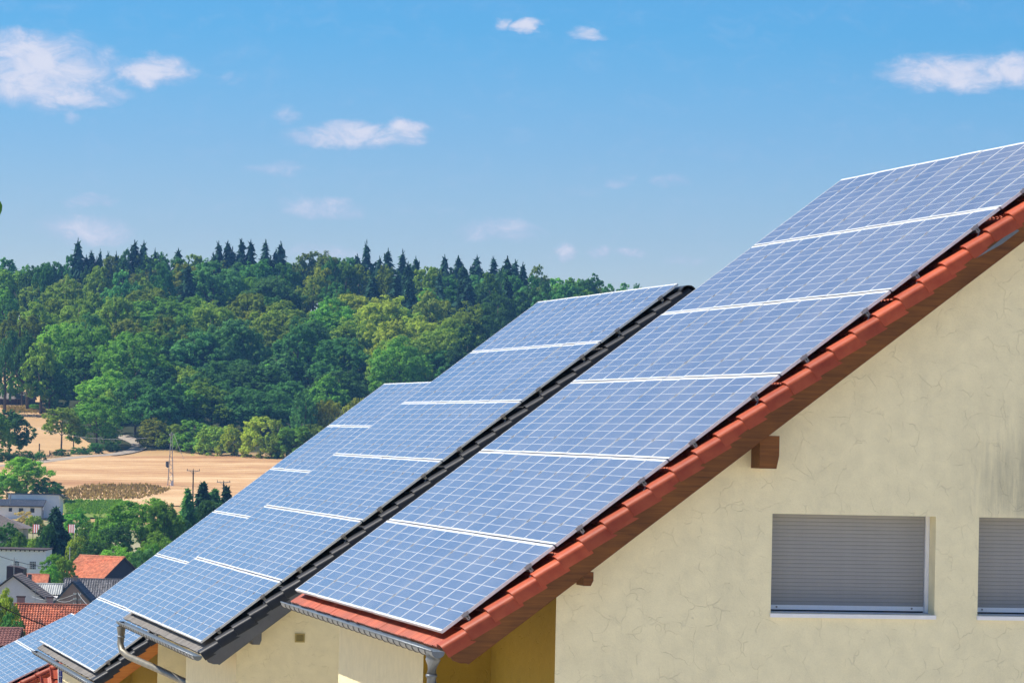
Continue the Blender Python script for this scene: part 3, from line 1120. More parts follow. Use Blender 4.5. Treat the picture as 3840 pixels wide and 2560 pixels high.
def tin_patch(root, off, top):
    m = MB()
    m.prism([roofpt(7.70, -0.236, -.285), roofpt(8.30, -0.236, -.285), roofpt(8.32, -0.236, -.335), roofpt(8.05, -0.236, -.335)], (0, .003, 0))
    m.build('flashing', MATS['zinc'], root, False, off)


house_a = terraced_house(
    OA, 0.0, 'cream plastered house nearest the camera, with red verge tiles and closed roller shutters', 'tile_red', 'wood_brown',
    dict(corner=corner_a, wall='plaster_cream', side='plaster_warm_shade', side_end=4.35, baymat='plaster_pale', bay=(0.55, 4.3, 11.4),
         holes=[(win1a[0], win1b[0], z_sill, win1a[2]), (win2a[0], win2a[0] + 2.0, z_sill, win1a[2])],
         purlins=[(pa[0] + .04, pb[0], pb[2], pa[2]), (pc[0] + .03, pd_[0], pd_[2], pc[2])],
         pipe=([(-.056, .10, -.27), (-.056, .10, -.33), (-.070, .10, -.50), (-.068, .10, -.60), (-.055, .105, -.69), (.0, .115, -.765), (.10, .13, -.81), (.55, .17, -.93), (1.30, .20, -1.13)],
               [.095, .090, .060, .056, .056, .056, .056, .056, .056], 'pipe_zinc'), collars=[2, 3], drop=0.03, extra=tin_patch))

cb = fnd(886, 2480, .25, OB)[0]
pbx = fnd(963, 2395, -.165, OB)
vb = fnd(1106, 2373, .25, OB)
vb2 = fnd(1142, 2407, .25, OB)
house_b = terraced_house(
    OB, 0.0, 'cream house with black verge tiles, grey bargeboard and a wall vent, second in the row', 'tile_black', 'clad_grey',
    dict(corner=cb, wall='plaster_cream_b', side='plaster_pale', side_end=7.45, recess=1.35,
         purlins=[(pbx[0] - .07, pbx[0] + .08, pbx[2] - .09, pbx[2] + .11)],
         pipe=([(-.056, 12.35, -.27), (-.056, 12.35, -.34), (-.056, 12.32, -.52), (-.070, 12.3, -.66), (-.04, 12.2, -.80), (.05, 11.8, -.88), (.45, 10.2, -1.03), (.95, 8.2, -1.24)],
               [.090, .085, .066, .064, .064, .064, .064, .064], 'pipe_brown'), collars=[2], drop=-0.02,
         vent=(vb[0], vb2[0], vb2[2], vb[2])))

cc_ = fnd(598, 2480, .25, OC)[0]
house_c = terraced_house(
    OC, 0.00983, 'house with black verge tiles and orange timber bargeboard, third in the row', 'tile_black', 'wood_orange',
    dict(corner=cc_, wall='plaster_cream_b', side='plaster_warm_shade', side_end=5.2, baymat='plaster_pale', bay=(0.45, 5.2, 11.0), drop=-0.02))
# the eave row of the two black roofs has weathered to grey
grey_field = shell_mesh('roof_tile_grey', FIELD, 0.395, 0.016, 0.028, MATS['tile_grey'], 1)
for h_ in (house_b, house_c):
    for ro in [c for c in h_.children if c.name.split('.')[0] == 'roof']:
        k = 0
        for t in [c for c in ro.children if c.name.split('.')[0] == 'roof_tile']:
            if abs(t.location.z - roofpt(-0.118, 0, -0.168)[2]) < 0.03:
                t.data = grey_field

AG = 'solar arrays on the terraced roofs'
solar_array(OA, 0.0, 'large blue solar array on the nearest roof above the red verge tiles', AG)
solar_array(OB, 0.0, 'blue solar array above black verge tiles, directly behind the nearest roof', AG)
solar_array(OC, 0.00983, 'blue solar array on the third roof, above the orange bargeboard', AG)

# ------------------------------------------------------------------ fourth house: lower pitch, red pantiles, at the bottom left corner
OD = np.array([0.40, 57.47, -3.516])
PD = 0.468


def house_d():
    o = OD - np.array([3 * RP * math.cos(PD), 0, 3 * RP * math.sin(PD)])   # three rows lie below the visible gap
    gz = float(terrain(o[0] + 4, o[1] + 4))
    root = empty('pantiled_house', (o[0], o[1], gz), 0.0107)
    tag(root, 'low red pantiled house at the bottom corner, with a round-capped verge', 'house')
    off = (0, 0, o[2] - gz)
    m = MB()
    m.obox(roofpt(-.3, -.45, -.19, PD), roofpt(7.1, 0, 0, PD), (0, 11.6, 0), roofpt(0, 0, -.1, PD))
    ap = roofpt(6.8, 0, -.19, PD)
    m.obox((ap[0] + .02, -.45, ap[2]), (6.0, 0, -6.0 * math.tan(PD)), (0, 11.6, 0), (-.05, 0, -.1))
    roof = m.build('roof', MATS['tile_red'], root, False, off)
    key = 'cap'
    n_ = 17
    m2 = MB()
    pr = [(0.105 * math.cos(math.pi * k / 8), 0.095 * math.sin(math.pi * k / 8)) for k in range(9)]
    v, f = [], []
    for (x, sc) in ((0, 1.12), (0.05, 1.10), (0.44, 0.92)):
        v += [(x, a * sc, b * sc) for a, b in pr]
    for i in range(2):
        for k in range(8):
            f.append((i * 9 + k, i * 9 + k + 1, (i + 1) * 9 + k + 1, (i + 1) * 9 + k))
    f.append(tuple(range(9)))
    m2.add(v, f)
    me = m2.mesh('cap_tile', MATS['tile_red'], True)
    for i in range(18):
        link('verge_cap_tile', me, roof, roofpt(-.3 + .40 * i, -.30, -.17, PD), (0, -PD, 0))
    # pantiles of the porch roof falling towards the viewer
    pan = [(y_, 0.030 * math.cos(2 * math.pi * y_ / 0.26) + 0.012 * math.cos(4 * math.pi * y_ / .26)) for y_ in np.linspace(0, 0.255, 13)]
    pm = shell_mesh('pantile', pan, 0.40, 0.016, 0.035, MATS['tile_red'], 1)
    pr_ = R(33)
    for row in range(7):
        for j in range(16):
            x = 2.6 + j * .255
            zt = math.tan(PD) * x - .62 * 0 - .25
            yy = -.36 - row * .33 * math.cos(pr_)
            zz = roofpt(2.6 / math.cos(PD), 0, -.2, PD)[2] + 1.15 - row * .33 * math.sin(pr_)
            if zz > math.tan(PD) * x - .10:
                continue
            o2 = link('pantile', pm, roof, (x, yy - .40 * math.cos(pr_), zz - .40 * math.sin(pr_)))
            # local u axis -> up the porch slope (+Y, up); local y -> +X mirrored
            ux = np.array([0, math.cos(pr_), math.sin(pr_)])
            yx = np.array([1.0, 0, 0])
            nx = np.cross(yx, ux)
            o2.matrix_basis = Matrix(((ux[0], yx[0], nx[0], o2.location.x), (ux[1], yx[1], nx[1], o2.location.y), (ux[2], yx[2], nx[2], o2.location.z), (0, 0, 0, 1)))
    w = MB()
    w.box(.4, 11.5, -.1, 10.8, gz - o[2] - 1, .05)
    w.build('wall', MATS['plaster_cream_b'], root, False, off)
    g = MB()
    g.prism([(.4, -.1, .05), (11.5, -.1, .05), (ap[0], -.1, ap[2] - .15)], (0, .2, 0))
    g.build('gable_wall', MATS['plaster_cream_b'], root, False, off)
    return o


od = house_d()
solar_array(od, 0.0107, 'small solar array on the low red roof in the bottom corner', AG, rows=4, cols=10, pit=PD)


def porch_module():
    """dark module on the porch slope, standing towards the viewer"""
    a = at(217, 2488, 101.5)
    lam, frm, cem = module_meshes()
    root = empty('porch_solar_module', a, -0.05)
    tag(root, 'dark navy solar module on the porch pantiles beneath the third gutter', 'solar module')
    tilt = R(52)
    for nm, me in (('laminate', lam), ('frame', frm)):
        o = link(nm, me, root)
        o.rotation_euler = (0, 0, 0)
        ux = np.array([0, -math.cos(tilt), -math.sin(tilt)])
        yx = np.array([1.0, 0, 0])
        nx = np.cross(ux, yx)
        o.matrix_basis = Matrix(((ux[0], yx[0], nx[0], 0), (ux[1], yx[1], nx[1], 0), (ux[2], yx[2], nx[2], 0), (0, 0, 0, 1)))
        if nm == 'laminate':
            c = link('cells', cem.copy(), o)
            c.data.materials.clear()
            c.data.materials.append(MATS['cell_shaded'])
            tag(c, kind='stuff')


porch_module()

# ------------------------------------------------------------------ trees
LEAF = {
    'green': (0.180, 0.335, 0.050), 'bright': (0.245, 0.410, 0.058), 'olive': (0.245, 0.325, 0.050), 'yellow': (0.345, 0.375, 0.050),
    'blue': (0.135, 0.285, 0.090), 'dark': (0.100, 0.215, 0.060), 'brown': (0.250, 0.285, 0.056), 'spruce': (0.046, 0.108, 0.058),
    'dry': (0.42, 0.30, 0.14),
}
for k_, c_ in LEAF.items():
    leafmat('leaf_' + k_, c_, 0.22 if k_ == 'spruce' else 0.42)
plain('bark', (0.11, 0.085, 0.06), 0.9, 0, 0.3, 8, 0.5, 0.03)


def quads_mesh(name, cen, nrm, size, mat, aspect=1.0, droop=None):
    """many small leaf sprays: one bent quad each"""
    n = len(cen)
    ref = rng.normal(size=(n, 3))
    a = np.cross(nrm, ref)
    a /= np.linalg.norm(a, axis=1)[:, None] + 1e-9
    if droop is not None:
        a = droop / (np.linalg.norm(droop, axis=1)[:, None] + 1e-9)
    b = np.cross(nrm, a)
    b /= np.linalg.norm(b, axis=1)[:, None] + 1e-9
    s = size[:, None]
    A, B = a * s * aspect, b * s
    k1 = rng.uniform(.55, 1.1, (n, 1))
    k2 = rng.uniform(.55, 1.1, (n, 1))
    v = np.stack([cen - A * k1, cen - B * k2, cen + A, cen + B * k1], 1).reshape(-1, 3)
    f = np.arange(4 * n).reshape(-1, 4)
    me = bpy.data.meshes.new(name)
    me.from_pydata(v.tolist(), [], f.tolist())
    me.materials.append(mat)
    return me


def rand_dirs(n):
    d = rng.normal(size=(n, 3))
    return d / np.linalg.norm(d, axis=1)[:, None]


def broad_crown(seed, n_lobes, n_leaf, leaf, low=-0.75, jag=1.0):
    """unit crown: horizontal radius 0.5, height from 0 to 1; boughs that each carry a handful of leaf clumps"""
    global rng
    keep = rng
    rng = np.random.default_rng(seed)
    d = rand_dirs(n_lobes * 5)
    d = d[d[:, 2] > low][:n_lobes]
    rad = rng.uniform(.11, .22, len(d))
    rr = rng.uniform(.55, 1.08, len(d)) * jag
    c = d * (0.5 - rad[:, None] * .75) * rr[:, None]
    c[:, 2] += 0.5
    c[:, :2] *= (1.08 - 0.25 * np.abs(c[:, 2:3] - .42) * 2)
    # leaf clumps on every bough
    nc = 11
    dd = rand_dirs(len(c) * nc)
    own = np.repeat(np.arange(len(c)), nc)
    out = c[own] - np.array([0, 0, .40])
    out /= np.linalg.norm(out, axis=1)[:, None] + 1e-9
    dd = dd + out * .7 + np.array([0, 0, .15])
    dd /= np.linalg.norm(dd, axis=1)[:, None]
    cc = c[own] + dd * (rad[own] * rng.uniform(.7, 1.1, len(own)))[:, None]
    cr = rng.uniform(.028, .062, len(own))
    w = cr ** 2
    idx = rng.choice(len(cc), n_leaf, p=w / w.sum())
    dr = rand_dirs(n_leaf) + dd[idx] * .5
    dr /= np.linalg.norm(dr, axis=1)[:, None]
    pos = cc[idx] + dr * (cr[idx] * rng.uniform(.45, 1.12, n_leaf) ** 1.0)[:, None] * np.array([1.15, 1.15, .8])
    if low > -0.3:      # bushes are leafy down to the ground
        pos[:, 2] = (pos[:, 2] - .36) / .64
    stray = rng.random(n_leaf) < .05
    pos[stray] += dr[stray] * rng.uniform(.0, .05, (stray.sum(), 1))
    nr = dr + rand_dirs(n_leaf) * .5 + np.array([0, 0, .45])
    nr /= np.linalg.norm(nr, axis=1)[:, None]
    me = quads_mesh('broad_crown', pos, nr, rng.uniform(.5, 1.3, n_leaf) * leaf, MATS['leaf_green'])
    rng = keep
    return me


def conifer_crown(seed, whorls=22, slim=1.0, ragged=0.25):
    """unit spruce: radius 0.5 at the bottom, height 0..1, branches drooping in whorls"""
    global rng
    keep = rng
    rng = np.random.default_rng(seed)
    cen, nrm, siz, dro = [], [], [], []
    for w in range(whorls):
        t = w / whorls
        z = 0.04 + 0.94 * t
        rad = 0.5 * slim * (1 - t) ** 0.85 * rng.uniform(1 - ragged, 1.05)
        nb = max(5, int(13 * (1 - t) + 4))
        a0 = rng.uniform(0, 6.28)
        for b in range(nb):
            a = a0 + 2 * math.pi * b / nb + rng.normal(0, .15)
            r_ = rad * rng.uniform(.7, 1.12)
            ns = max(2, int(r_ * 16) + 1)
            for s in range(ns):
                q = (s + .6) / ns
                p = np.array([math.cos(a) * r_ * q, math.sin(a) * r_ * q, z - 0.10 * r_ * q * q + rng.normal(0, .004)])
                for e in range(2):
                    side = rng.normal(0, .35 * r_ * .4)
                    pp = p + np.array([-math.sin(a) * side, math.cos(a) * side, rng.normal(0, .006) - abs(side) * .3])
                    cen.append(pp)
                    nrm.append(np.array([math.cos(a) * .35, math.sin(a) * .35, 1.0]) + rng.normal(0, .35, 3))
                    dro.append(np.array([math.cos(a), math.sin(a), -0.35]) + rng.normal(0, .3, 3))
                    siz.append(rng.uniform(.034, .060) * (1 + .5 * (1 - t)))
    for k in range(12):
        cen.append(np.array([0, 0, .955 + .005 * k]) + rng.normal(0, .003, 3))
        nrm.append(rng.normal(size=3))
        dro.append(np.array([0, 0, 1.0]) + rng.normal(0, .4, 3))
        siz.append(.012)
    cen, nrm, siz, dro = map(np.array, (cen, nrm, siz, dro))
    nrm = nrm - dro * (np.sum(nrm * dro, 1) / (np.sum(dro * dro, 1) + 1e-9))[:, None]
    me = quads_mesh('conifer_crown', cen, nrm, siz, MATS['leaf_spruce'], 2.0, dro)
    rng = keep
    return me


def trunk_mesh(seed, limbs=5):
    r_ = random.Random(seed)
    mb = MB()
    mb.tube([(0, 0, 0), (r_.uniform(-.01, .01), r_.uniform(-.01, .01), .35), (r_.uniform(-.02, .02), r_.uniform(-.02, .02), .7), (0, 0, .92)], [.030, .022, .014, .004], 7)
    for k in range(limbs):
        a = r_.uniform(0, 6.28)
        z = r_.uniform(.28, .6)
        e = r_.uniform(.18, .32)
        mb.tube([(0, 0, z), (math.cos(a) * e * .5, math.sin(a) * e * .5, z + .10), (math.cos(a) * e, math.sin(a) * e, z + .26)], [.012, .008, .003], 5)
    return mb.mesh('trunk', MATS['bark'], True)


CROWN_FAR = [broad_crown(100 + i, 24 + 4 * (i % 3), 6500, 0.026, -0.60 - .1 * (i % 3)) for i in range(8)]
CROWN_NEAR = [broad_crown(200 + i, 30 + 5 * (i % 3), 16000, 0.0165, -0.7, 1.0) for i in range(7)]
BUSH = [broad_crown(300 + i, 22, 7000, 0.024, -0.25, 1.0) for i in range(4)]
CON = [conifer_crown(400, 18, 1.0, .35), conifer_crown(401, 15, .9, .5), conifer_crown(402, 20, .85, .3), conifer_crown(403, 13, .8, .6)]
CON_NEAR = [conifer_crown(410, 40, 1.0, .22), conifer_crown(411, 44, .8, .3)]
TRUNKS = [trunk_mesh(500 + i) for i in range(3)]
TREES = []


def tree(base, H, D, cls, shape='far', group=None, words=None, px=0, name=None, bare=0.24, sink=0.3):
    """base point, height, crown diameter; crown starts at bare*H above the ground"""
    i = len(TREES)
    pools = {'far': CROWN_FAR, 'near': CROWN_NEAR, 'bush': BUSH, 'con': CON, 'connear': CON_NEAR}
    con = shape.startswith('con')
    nm = name or ('spruce_tree' if con else ('shrub' if shape == 'bush' else 'broadleaf_tree'))
    root = empty(nm, (base[0], base[1], base[2] - sink), random.uniform(0, 6.28))
    if con:
        bare = 0.03
    if shape == 'bush':
        bare = 0.02
    tr = link('trunk', TRUNKS[i % 3], root, None, None, (H * .8, H * .8, H * .97))
    if con:
        tr.scale = (H * .35, H * .35, H * .96)
    pool = pools['near'] if (shape == 'far' and D > 15) else pools[shape]
    me = pool[i % len(pool)]
    cr = link('crown', me, root, (0, 0, bare * H), (0, 0, random.uniform(0, 6.28)), (D, D * random.uniform(.92, 1.08), H * (1 - bare)))
    if len(cr.material_slots):
        cr.material_slots[0].link = 'OBJECT'
        cr.material_slots[0].material = MATS['leaf_' + cls]
    TREES.append((root, words or '', group, px, 'shrub' if shape == 'bush' else 'tree'))
    return root


COLW = {'green': 'mid green', 'bright': 'bright green', 'olive': 'olive green', 'yellow': 'yellow-green', 'blue': 'bluish green', 'dark': 'dark green', 'brown': 'brownish', 'spruce': 'dark', 'dry': 'dry tan'}


def where(px, py):
    a = ('above the shed' if px < 250 else 'above the lane' if px < 560 else 'above the mast' if px < 800 else
         'above the third roof' if px < 1440 else 'above the second roof')
    b = 'on the crest' if py < 1005 else 'high in wood' if py < 1130 else 'mid wood' if py < 1270 else 'low in wood' if py < 1420 else 'at wood foot'
    return b + ' ' + a


def forest_tree(px, ytop, wpx, cls, con=False, H=None):
    """tree of the wood placed by the top of its crown: march up the slope until the ground is one tree height below"""
    H = H or (random.uniform(20, 25) if con else random.uniform(17, 23) if ytop < 1285 else random.uniform(12.5, 15))
    d = pix_dir(px, ytop)
    t = np.arange(1095, 1620, 3.0)
    p = CAM[None] + d[None] * t[:, None]
    h = p[:, 2] - (terrain(p[:, 0], p[:, 1]) + H)
    k = int(np.argmax(h < 0)) if (h < 0).any() else len(t) - 1
    b = p[k]
    gz = float(terrain(b[0], b[1]))
    H2 = b[2] - gz
    if H2 < 6:
        H2 = 8.0
    D = min(16.0, wpx / FPX * t[k] * 3.2 * random.uniform(.8, 1.25)) if con else wpx / FPX * t[k] * (1.5 if ytop < 1110 else 1.2 if (px < 430 and ytop > 1240) else 1.75)
    if not con:
        D = min(D, 1.25 * H2)
    size = '' if con else ('broad ' if D > 18 else 'slender ' if D < 9 else '')
    tree((b[0], b[1], gz), H2, D, cls, 'con' if con else 'far', 'trees of the hillside wood',
         size + COLW[cls] + (' spruce ' if con else ' broadleaf ') + where(px, ytop), px, bare=.02 if con else min(.15, max(.03, 1 - D * 1.25 / H2)))


# crown centres read off two enlargements of the photograph (x, y of top, width; class) ; scale 1.742
WOOD_A = [
    (510, 80, 150, 'S'), (600, 150, 90, 'S'), (655, 150, 60, 'S'), (705, 160, 60, 'S'), (760, 165, 60, 'S'), (880, 90, 100, 'S'), (940, 90, 90, 'S'), (1015, 140, 50, 'S'),
    (1165, 140, 110, 'S'), (1430, 95, 90, 'S'), (1490, 90, 90, 'S'), (1580, 80, 100, 'S'), (1640, 85, 80, 'S'), (1735, 85, 90, 'S'), (1835, 100, 150, 'S'),
    (60, 225, 150, 'd'), (-20, 235, 120, 'g'), (200, 250, 130, 'd'), (290, 255, 110, 'd'), (380, 225, 100, 'd'), (820, 155, 120, 'd'), (1060, 175, 130, 'd'), (1270, 185, 150, 'o'), (2000, 185, 160, 'o'), (2150, 175, 200, 'o'), (2260, 205, 120, 'g'),
    (60, 290, 180, 'b'), (150, 320, 150, 'o'), (330, 270, 200, 'o'), (530, 310, 280, 'n'), (640, 260, 140, 'o'), (800, 310, 190, 'u'), (1000, 235, 260, 'n'), (1240, 240, 220, 'y'),
    (1400, 225, 290, 'u'), (1700, 200, 180, 'd'), (1590, 310, 200, 'g'), (1800, 330, 300, 'u'), (2090, 270, 160, 'y'), (2050, 340, 200, 'o'), (2200, 330, 160, 'd'), (930, 330, 190, 'o'), (420, 330, 200, 'o'), (250, 360, 180, 'o'),
    (900, 480, 300, 'g'), (1150, 470, 250, 'g'), (1310, 460, 220, 'g'), (1620, 430, 320, 'o'), (2180, 470, 220, 'g'), (560, 560, 250, 'b'), (420, 620, 250, 'b'), (700, 540, 250, 'g'),
    (1400, 500, 250, 'o'), (1850, 490, 300, 'o'), (1680, 545, 220, 'y'), (1100, 590, 250, 'o'), (330, 680, 200, 'b'), (600, 640, 250, 'g'), (850, 600, 200, 'n'), (1000, 650, 250, 'g'),
    (1200, 600, 220, 'd'), (1530, 600, 250, 'u'), (1750, 620, 230, 'o'), (2080, 590, 300, 'd'), (870, 680, 300, 'g'), (1270, 680, 280, 'u'), (400, 800, 320, 'u'), (580, 790, 280, 'g'),
    (1100, 770, 190, 'y'), (1830, 760, 220, 'u'), (2060, 790, 290, 'b'), (1530, 860, 280, 'd'), (1650, 900, 250, 'd'), (250, 800, 200, 'g'), (150, 840, 200, 'g'), (800, 760, 300, 'g'),
    (90, 680, 160, 'd'), (190, 690, 160, 'd'), (40, 730, 120, 'u'), (30, 520, 160, 'd'), (130, 520, 170, 'o'), (250, 500, 190, 'o'), (380, 480, 170, 'o'), (520, 470, 190, 'o'), (620, 430, 160, 'o'), (20, 400, 150, 'g'),
    (330, 880, 280, 'd'), (560, 870, 220, 'd'), (700, 940, 330, 'b'), (980, 900, 220, 'd'), (1225, 1030, 240, 'g'), (1390, 1005, 250, 'b'), (1440, 700, 220, 'u'), (1950, 640, 200, 'd'), (1180, 880, 200, 'd'), (1380, 880, 220, 'd'), (1760, 900, 220, 'd'), (1480, 1010, 240, 'd'), (1620, 1050, 220, 'd'), (1760, 1060, 220, 'd'), (1010, 1050, 210, 'd'), (890, 1000, 210, 'd'), (1120, 1020, 190, 'd'), (1870, 1000, 210, 'd'),
]
WOOD_B = [
    (480, 90, 130, 'S'), (620, 140, 110, 'S'), (715, 150, 100, 'S'), (800, 190, 90, 'S'), (930, 240, 110, 'o'), (990, 185, 80, 'S'), (1080, 190, 110, 'S'), (1200, 185, 110, 'S'), (1310, 190, 90, 'S'),
    (1400, 195, 100, 'S'), (1450, 215, 80, 'S'), (1500, 235, 80, 'S'), (1590, 270, 120, 'o'), (1720, 310, 170, 'g'), (1920, 300, 130, 'd'), (1830, 340, 120, 'g'), (2060, 365, 90, 'g'), (2165, 370, 100, 'g'), (2250, 375, 70, 'd'), (1990, 350, 110, 'd'),
    (520, 310, 180, 'S'), (680, 290, 160, 'S'), (760, 310, 150, 'S'), (890, 270, 160, 'o'), (1000, 330, 200, 'd'), (1170, 250, 150, 'S'), (1240, 370, 190, 'd'), (1400, 330, 180, 'S'), (1470, 300, 140, 'S'), (1600, 370, 170, 'd'), (1340, 450, 220, 'd'), (1700, 400, 190, 'd'), (1500, 430, 200, 'd'),
    (390, 440, 300, 'y'), (580, 470, 260, 'y'), (280, 480, 200, 'g'), (690, 520, 260, 'o'), (900, 430, 220, 'n'), (1090, 510, 250, 'o'), (1230, 560, 200, 'd'), (640, 610, 260, 'y'), (860, 600, 260, 'y'), (1020, 610, 250, 'o'), (1140, 660, 170, 'd'), (230, 590, 260, 'g'), (430, 600, 260, 'o'),
    (690, 720, 260, 'o'), (330, 720, 250, 'd'), (880, 760, 250, 'd'), (600, 880, 160, 'y'), (1000, 800, 220, 'd'), (470, 850, 230, 'd'), (760, 870, 220, 'd'), (300, 930, 230, 'd'),
]
CLS = {'d': 'dark', 'g': 'green', 'o': 'olive', 'b': 'bright', 'n': 'brown', 'u': 'blue', 'y': 'yellow', 'S': 'spruce'}
for lst, ox in ((WOOD_A, 0), (WOOD_B, 1100)):
    for (x, y, w_, c_) in lst:
        forest_tree(ox + x / 1.742, 850 + y / 1.742, w_ / 1.742, CLS[c_], c_ == 'S')
        if c_ == 'S' and y < 260:       # its lower neighbours in the conifer belt
            for sg in (random.choice((-1, 1)),):
                forest_tree(ox + x / 1.742 + sg * random.uniform(18, 40), 850 + y / 1.742 + random.uniform(16, 62), w_ / 1.742 * random.uniform(.7, 1.1), 'spruce', True)

# the rest of the skyline and the inside of the wood
SKYLINE = [(-30, 985), (100, 972), (250, 958), (420, 950), (600, 955), (760, 965), (900, 965), (1100, 958), (1250, 952), (1400, 975), (1550, 985), (1700, 992),
           (1850, 1002), (2000, 1022), (2200, 1055), (2400, 1080), (2560, 1088)]
x_ = -20.0
while x_ < 2560:
    y_ = float(np.interp(x_, [a for a, b in SKYLINE], [b for a, b in SKYLINE])) + random.uniform(4, 30)
    forest_tree(x_, y_, random.uniform(60, 95), random.choice(['dark', 'dark', 'green', 'olive', 'blue']))
    x_ += random.uniform(45, 62)
for k_ in range(16):
    x_ = random.uniform(-20, 1750)
    sky_ = float(np.interp(x_, [a for a, b in SKYLINE], [b for a, b in SKYLINE]))
    y_ = random.uniform(sky_ + 50, 1480)
    if x_ < 190 and y_ > 1290:
        continue
    forest_tree(x_, y_, random.uniform(90, 150), random.choice(['dark', 'green', 'olive', 'blue', 'dark', 'olive']))


def based_tree(px, ybase, ytop, wpx, cls, shape='far', words='', group=None, bare=0.2, d=None):
    """tree whose foot can be read off the photograph"""
    if d is None:
        b, t = ground(px, ybase)
    else:
        b = at(px, ybase, d)
        t = d
        gz = float(terrain(b[0], b[1]))
        b = np.array([b[0], b[1], gz])
    top = at(px, ytop, t)
    H = max(1.0, top[2] - b[2])
    return tree(b, H, wpx / FPX * t * 1.08, cls, shape, group, words, px, bare=bare)


EG = 'trees at the edge of the wood'
k1 = 1 / 1.742


def bt(x, yt, yb, w, cls, shape, words, bare=.15):
    if bare < .25:
        bare = 0.0
    if shape == 'far' and bare == 0:
        w *= 1.3
        if x >= 1000:
            shape = 'bush'
    based_tree(x * k1, 850 + yb * k1, 850 + yt * k1, w * k1, cls, shape, words, EG, bare)


bt(400, 1180, 1462, 245, 'olive', 'far', 'rounded olive tree with bare trunks in the dry meadow', .3)
bt(630, 1110, 1450, 290, 'green', 'far', 'tall mid green tree beside the lane, right of the olive one', .18)
bt(480, 1260, 1455, 150, 'olive', 'far', 'small olive tree between two larger trees beside the lane', .3)
bt(60, 1195, 1490, 230, 'dark', 'far', 'dark tree cut by the frame, over the meadow hedge', .15)
bt(-30, 1210, 1500, 160, 'green', 'far', 'green tree at the frame edge over the meadow hedge', .1)
bt(1020, 1255, 1440, 220, 'yellow', 'far', 'yellow-green bushy tree where the lane enters the wood', .03)
bt(1140, 1275, 1455, 190, 'olive', 'far', 'olive bushy tree directly behind the lattice mast', .03)
bt(1270, 1262, 1470, 260, 'green', 'far', 'wide green bushy tree just right of the mast', .03)
bt(1420, 1285, 1490, 220, 'olive', 'far', 'olive bushy tree in the field hedge', .03)
bt(1530, 1300, 1500, 160, 'yellow', 'far', 'narrow yellow-green bush in the field hedge', .03)
bt(1700, 1220, 1510, 230, 'yellow', 'far', 'tallest yellow-green bush in the field hedge', .03)
bt(1810, 1260, 1515, 200, 'olive', 'far', 'olive bush right of the tallest hedge bush', .03)
bt(1920, 1290, 1520, 240, 'green', 'far', 'green bush in the field hedge near the third roof', .03)
bt(1990, 1085, 1500, 190, 'blue', 'far', 'slim bluish tree behind the field hedge', .1)
bt(2120, 1110, 1500, 170, 'yellow', 'far', 'yellow tree behind the hedge, touching the third roof', .1)
bt(2230, 1150, 1480, 200, 'yellow', 'far', 'yellow-green tree peeping over the third roof', .1)
bt(2330, 1100, 1470, 140, 'yellow', 'far', 'bright yellow tree top above the third roof edge', .1)
bt(2080, 1300, 1520, 260, 'olive', 'far', 'olive bush against the third roof edge', .03)
bt(180, 1450, 1530, 90, 'dark', 'bush', 'dark low hedge bush beside the lane at the meadow corner')
bt(110, 1455, 1535, 110, 'dark', 'bush', 'dark hedge bush in the middle of the lane hedge')
bt(30, 1460, 1540, 120, 'dark', 'bush', 'dark hedge bush at the frame edge of the lane')
bt(260, 1460, 1528, 100, 'dark', 'bush', 'dark hedge bush next to the meadow gate')
bt(400, 1440, 1500, 130, 'dark', 'bush', 'low dark bush under the olive meadow tree')
bt(520, 1430, 1490, 130, 'dark', 'bush', 'low dark bush under the small olive tree')
bt(620, 1400, 1485, 120, 'dark', 'bush', 'dark bush at the foot of the tall lane tree')
bt(720, 1390, 1470, 120, 'dark', 'bush', 'dark bush right of the tall lane tree')
bt(220, 1150, 1195, 90, 'green', 'bush', 'small green bush in front of the shed')
bt(30, 1030, 1085, 110, 'green', 'bush', 'green bush behind the shed roof at the frame edge')
bt(120, 1050, 1085, 90, 'green', 'bush', 'green bush behind the shed roof, next to the wood')
bt(2330, 1290, 1540, 240, 'green', 'far', 'green bush low against the third roof', .03)

VG = 'trees and shrubs of the village gardens'


def vt(px, yt, yb, w, cls, shape, d, words, bare=.12):
    based_tree(px, yb, yt, w, cls, shape, words, VG, bare, d)


vt(100, 1708, 1900, 215, 'bright', 'near', 935, 'big bright green tree behind the white house', .05)
vt(25, 1775, 1900, 130, 'green', 'near', 930, 'green tree at the frame edge beside the white house', .05)
vt(175, 1790, 1890, 120, 'dark', 'near', 932, 'dark tree touching the white house roof', .05)
vt(530, 1862, 2110, 270, 'green', 'near', 720, 'largest walnut tree of the village, in front of the green meadow', .08)
vt(610, 1880, 2120, 160, 'green', 'near', 715, 'green tree overlapping the right side of the walnut tree', .08)
vt(430, 1960, 2120, 150, 'dark', 'near', 705, 'dark tree left of the walnut tree', .05)
vt(600, 1990, 2130, 150, 'bright', 'near', 690, 'bright green bush under the walnut tree by the third roof', .03)
vt(700, 1825, 2060, 150, 'dark', 'connear', 760, 'slim spruce left of the conifer group')
vt(757, 1803, 2060, 215, 'spruce', 'connear', 770, 'tallest spruce of the conifer group beside the field')
vt(800, 1826, 2040, 200, 'dark', 'connear', 775, 'middle spruce of the conifer group beside the field')
vt(845, 1818, 2030, 200, 'spruce', 'connear', 780, 'right spruce of the conifer group, touching the third roof')
vt(780, 1870, 2040, 130, 'dark', 'near', 765, 'dark tree low among the conifers', .03)
vt(660, 1930, 2080, 130, 'dark', 'near', 740, 'dark tree between the walnut tree and the conifers', .03)
vt(205, 1893, 2110, 185, 'spruce', 'connear', 690, 'large dark spruce in front of the white house')
vt(175, 1960, 2100, 90, 'dark', 'near', 688, 'dark bushy tree at the foot of the large spruce', .03)
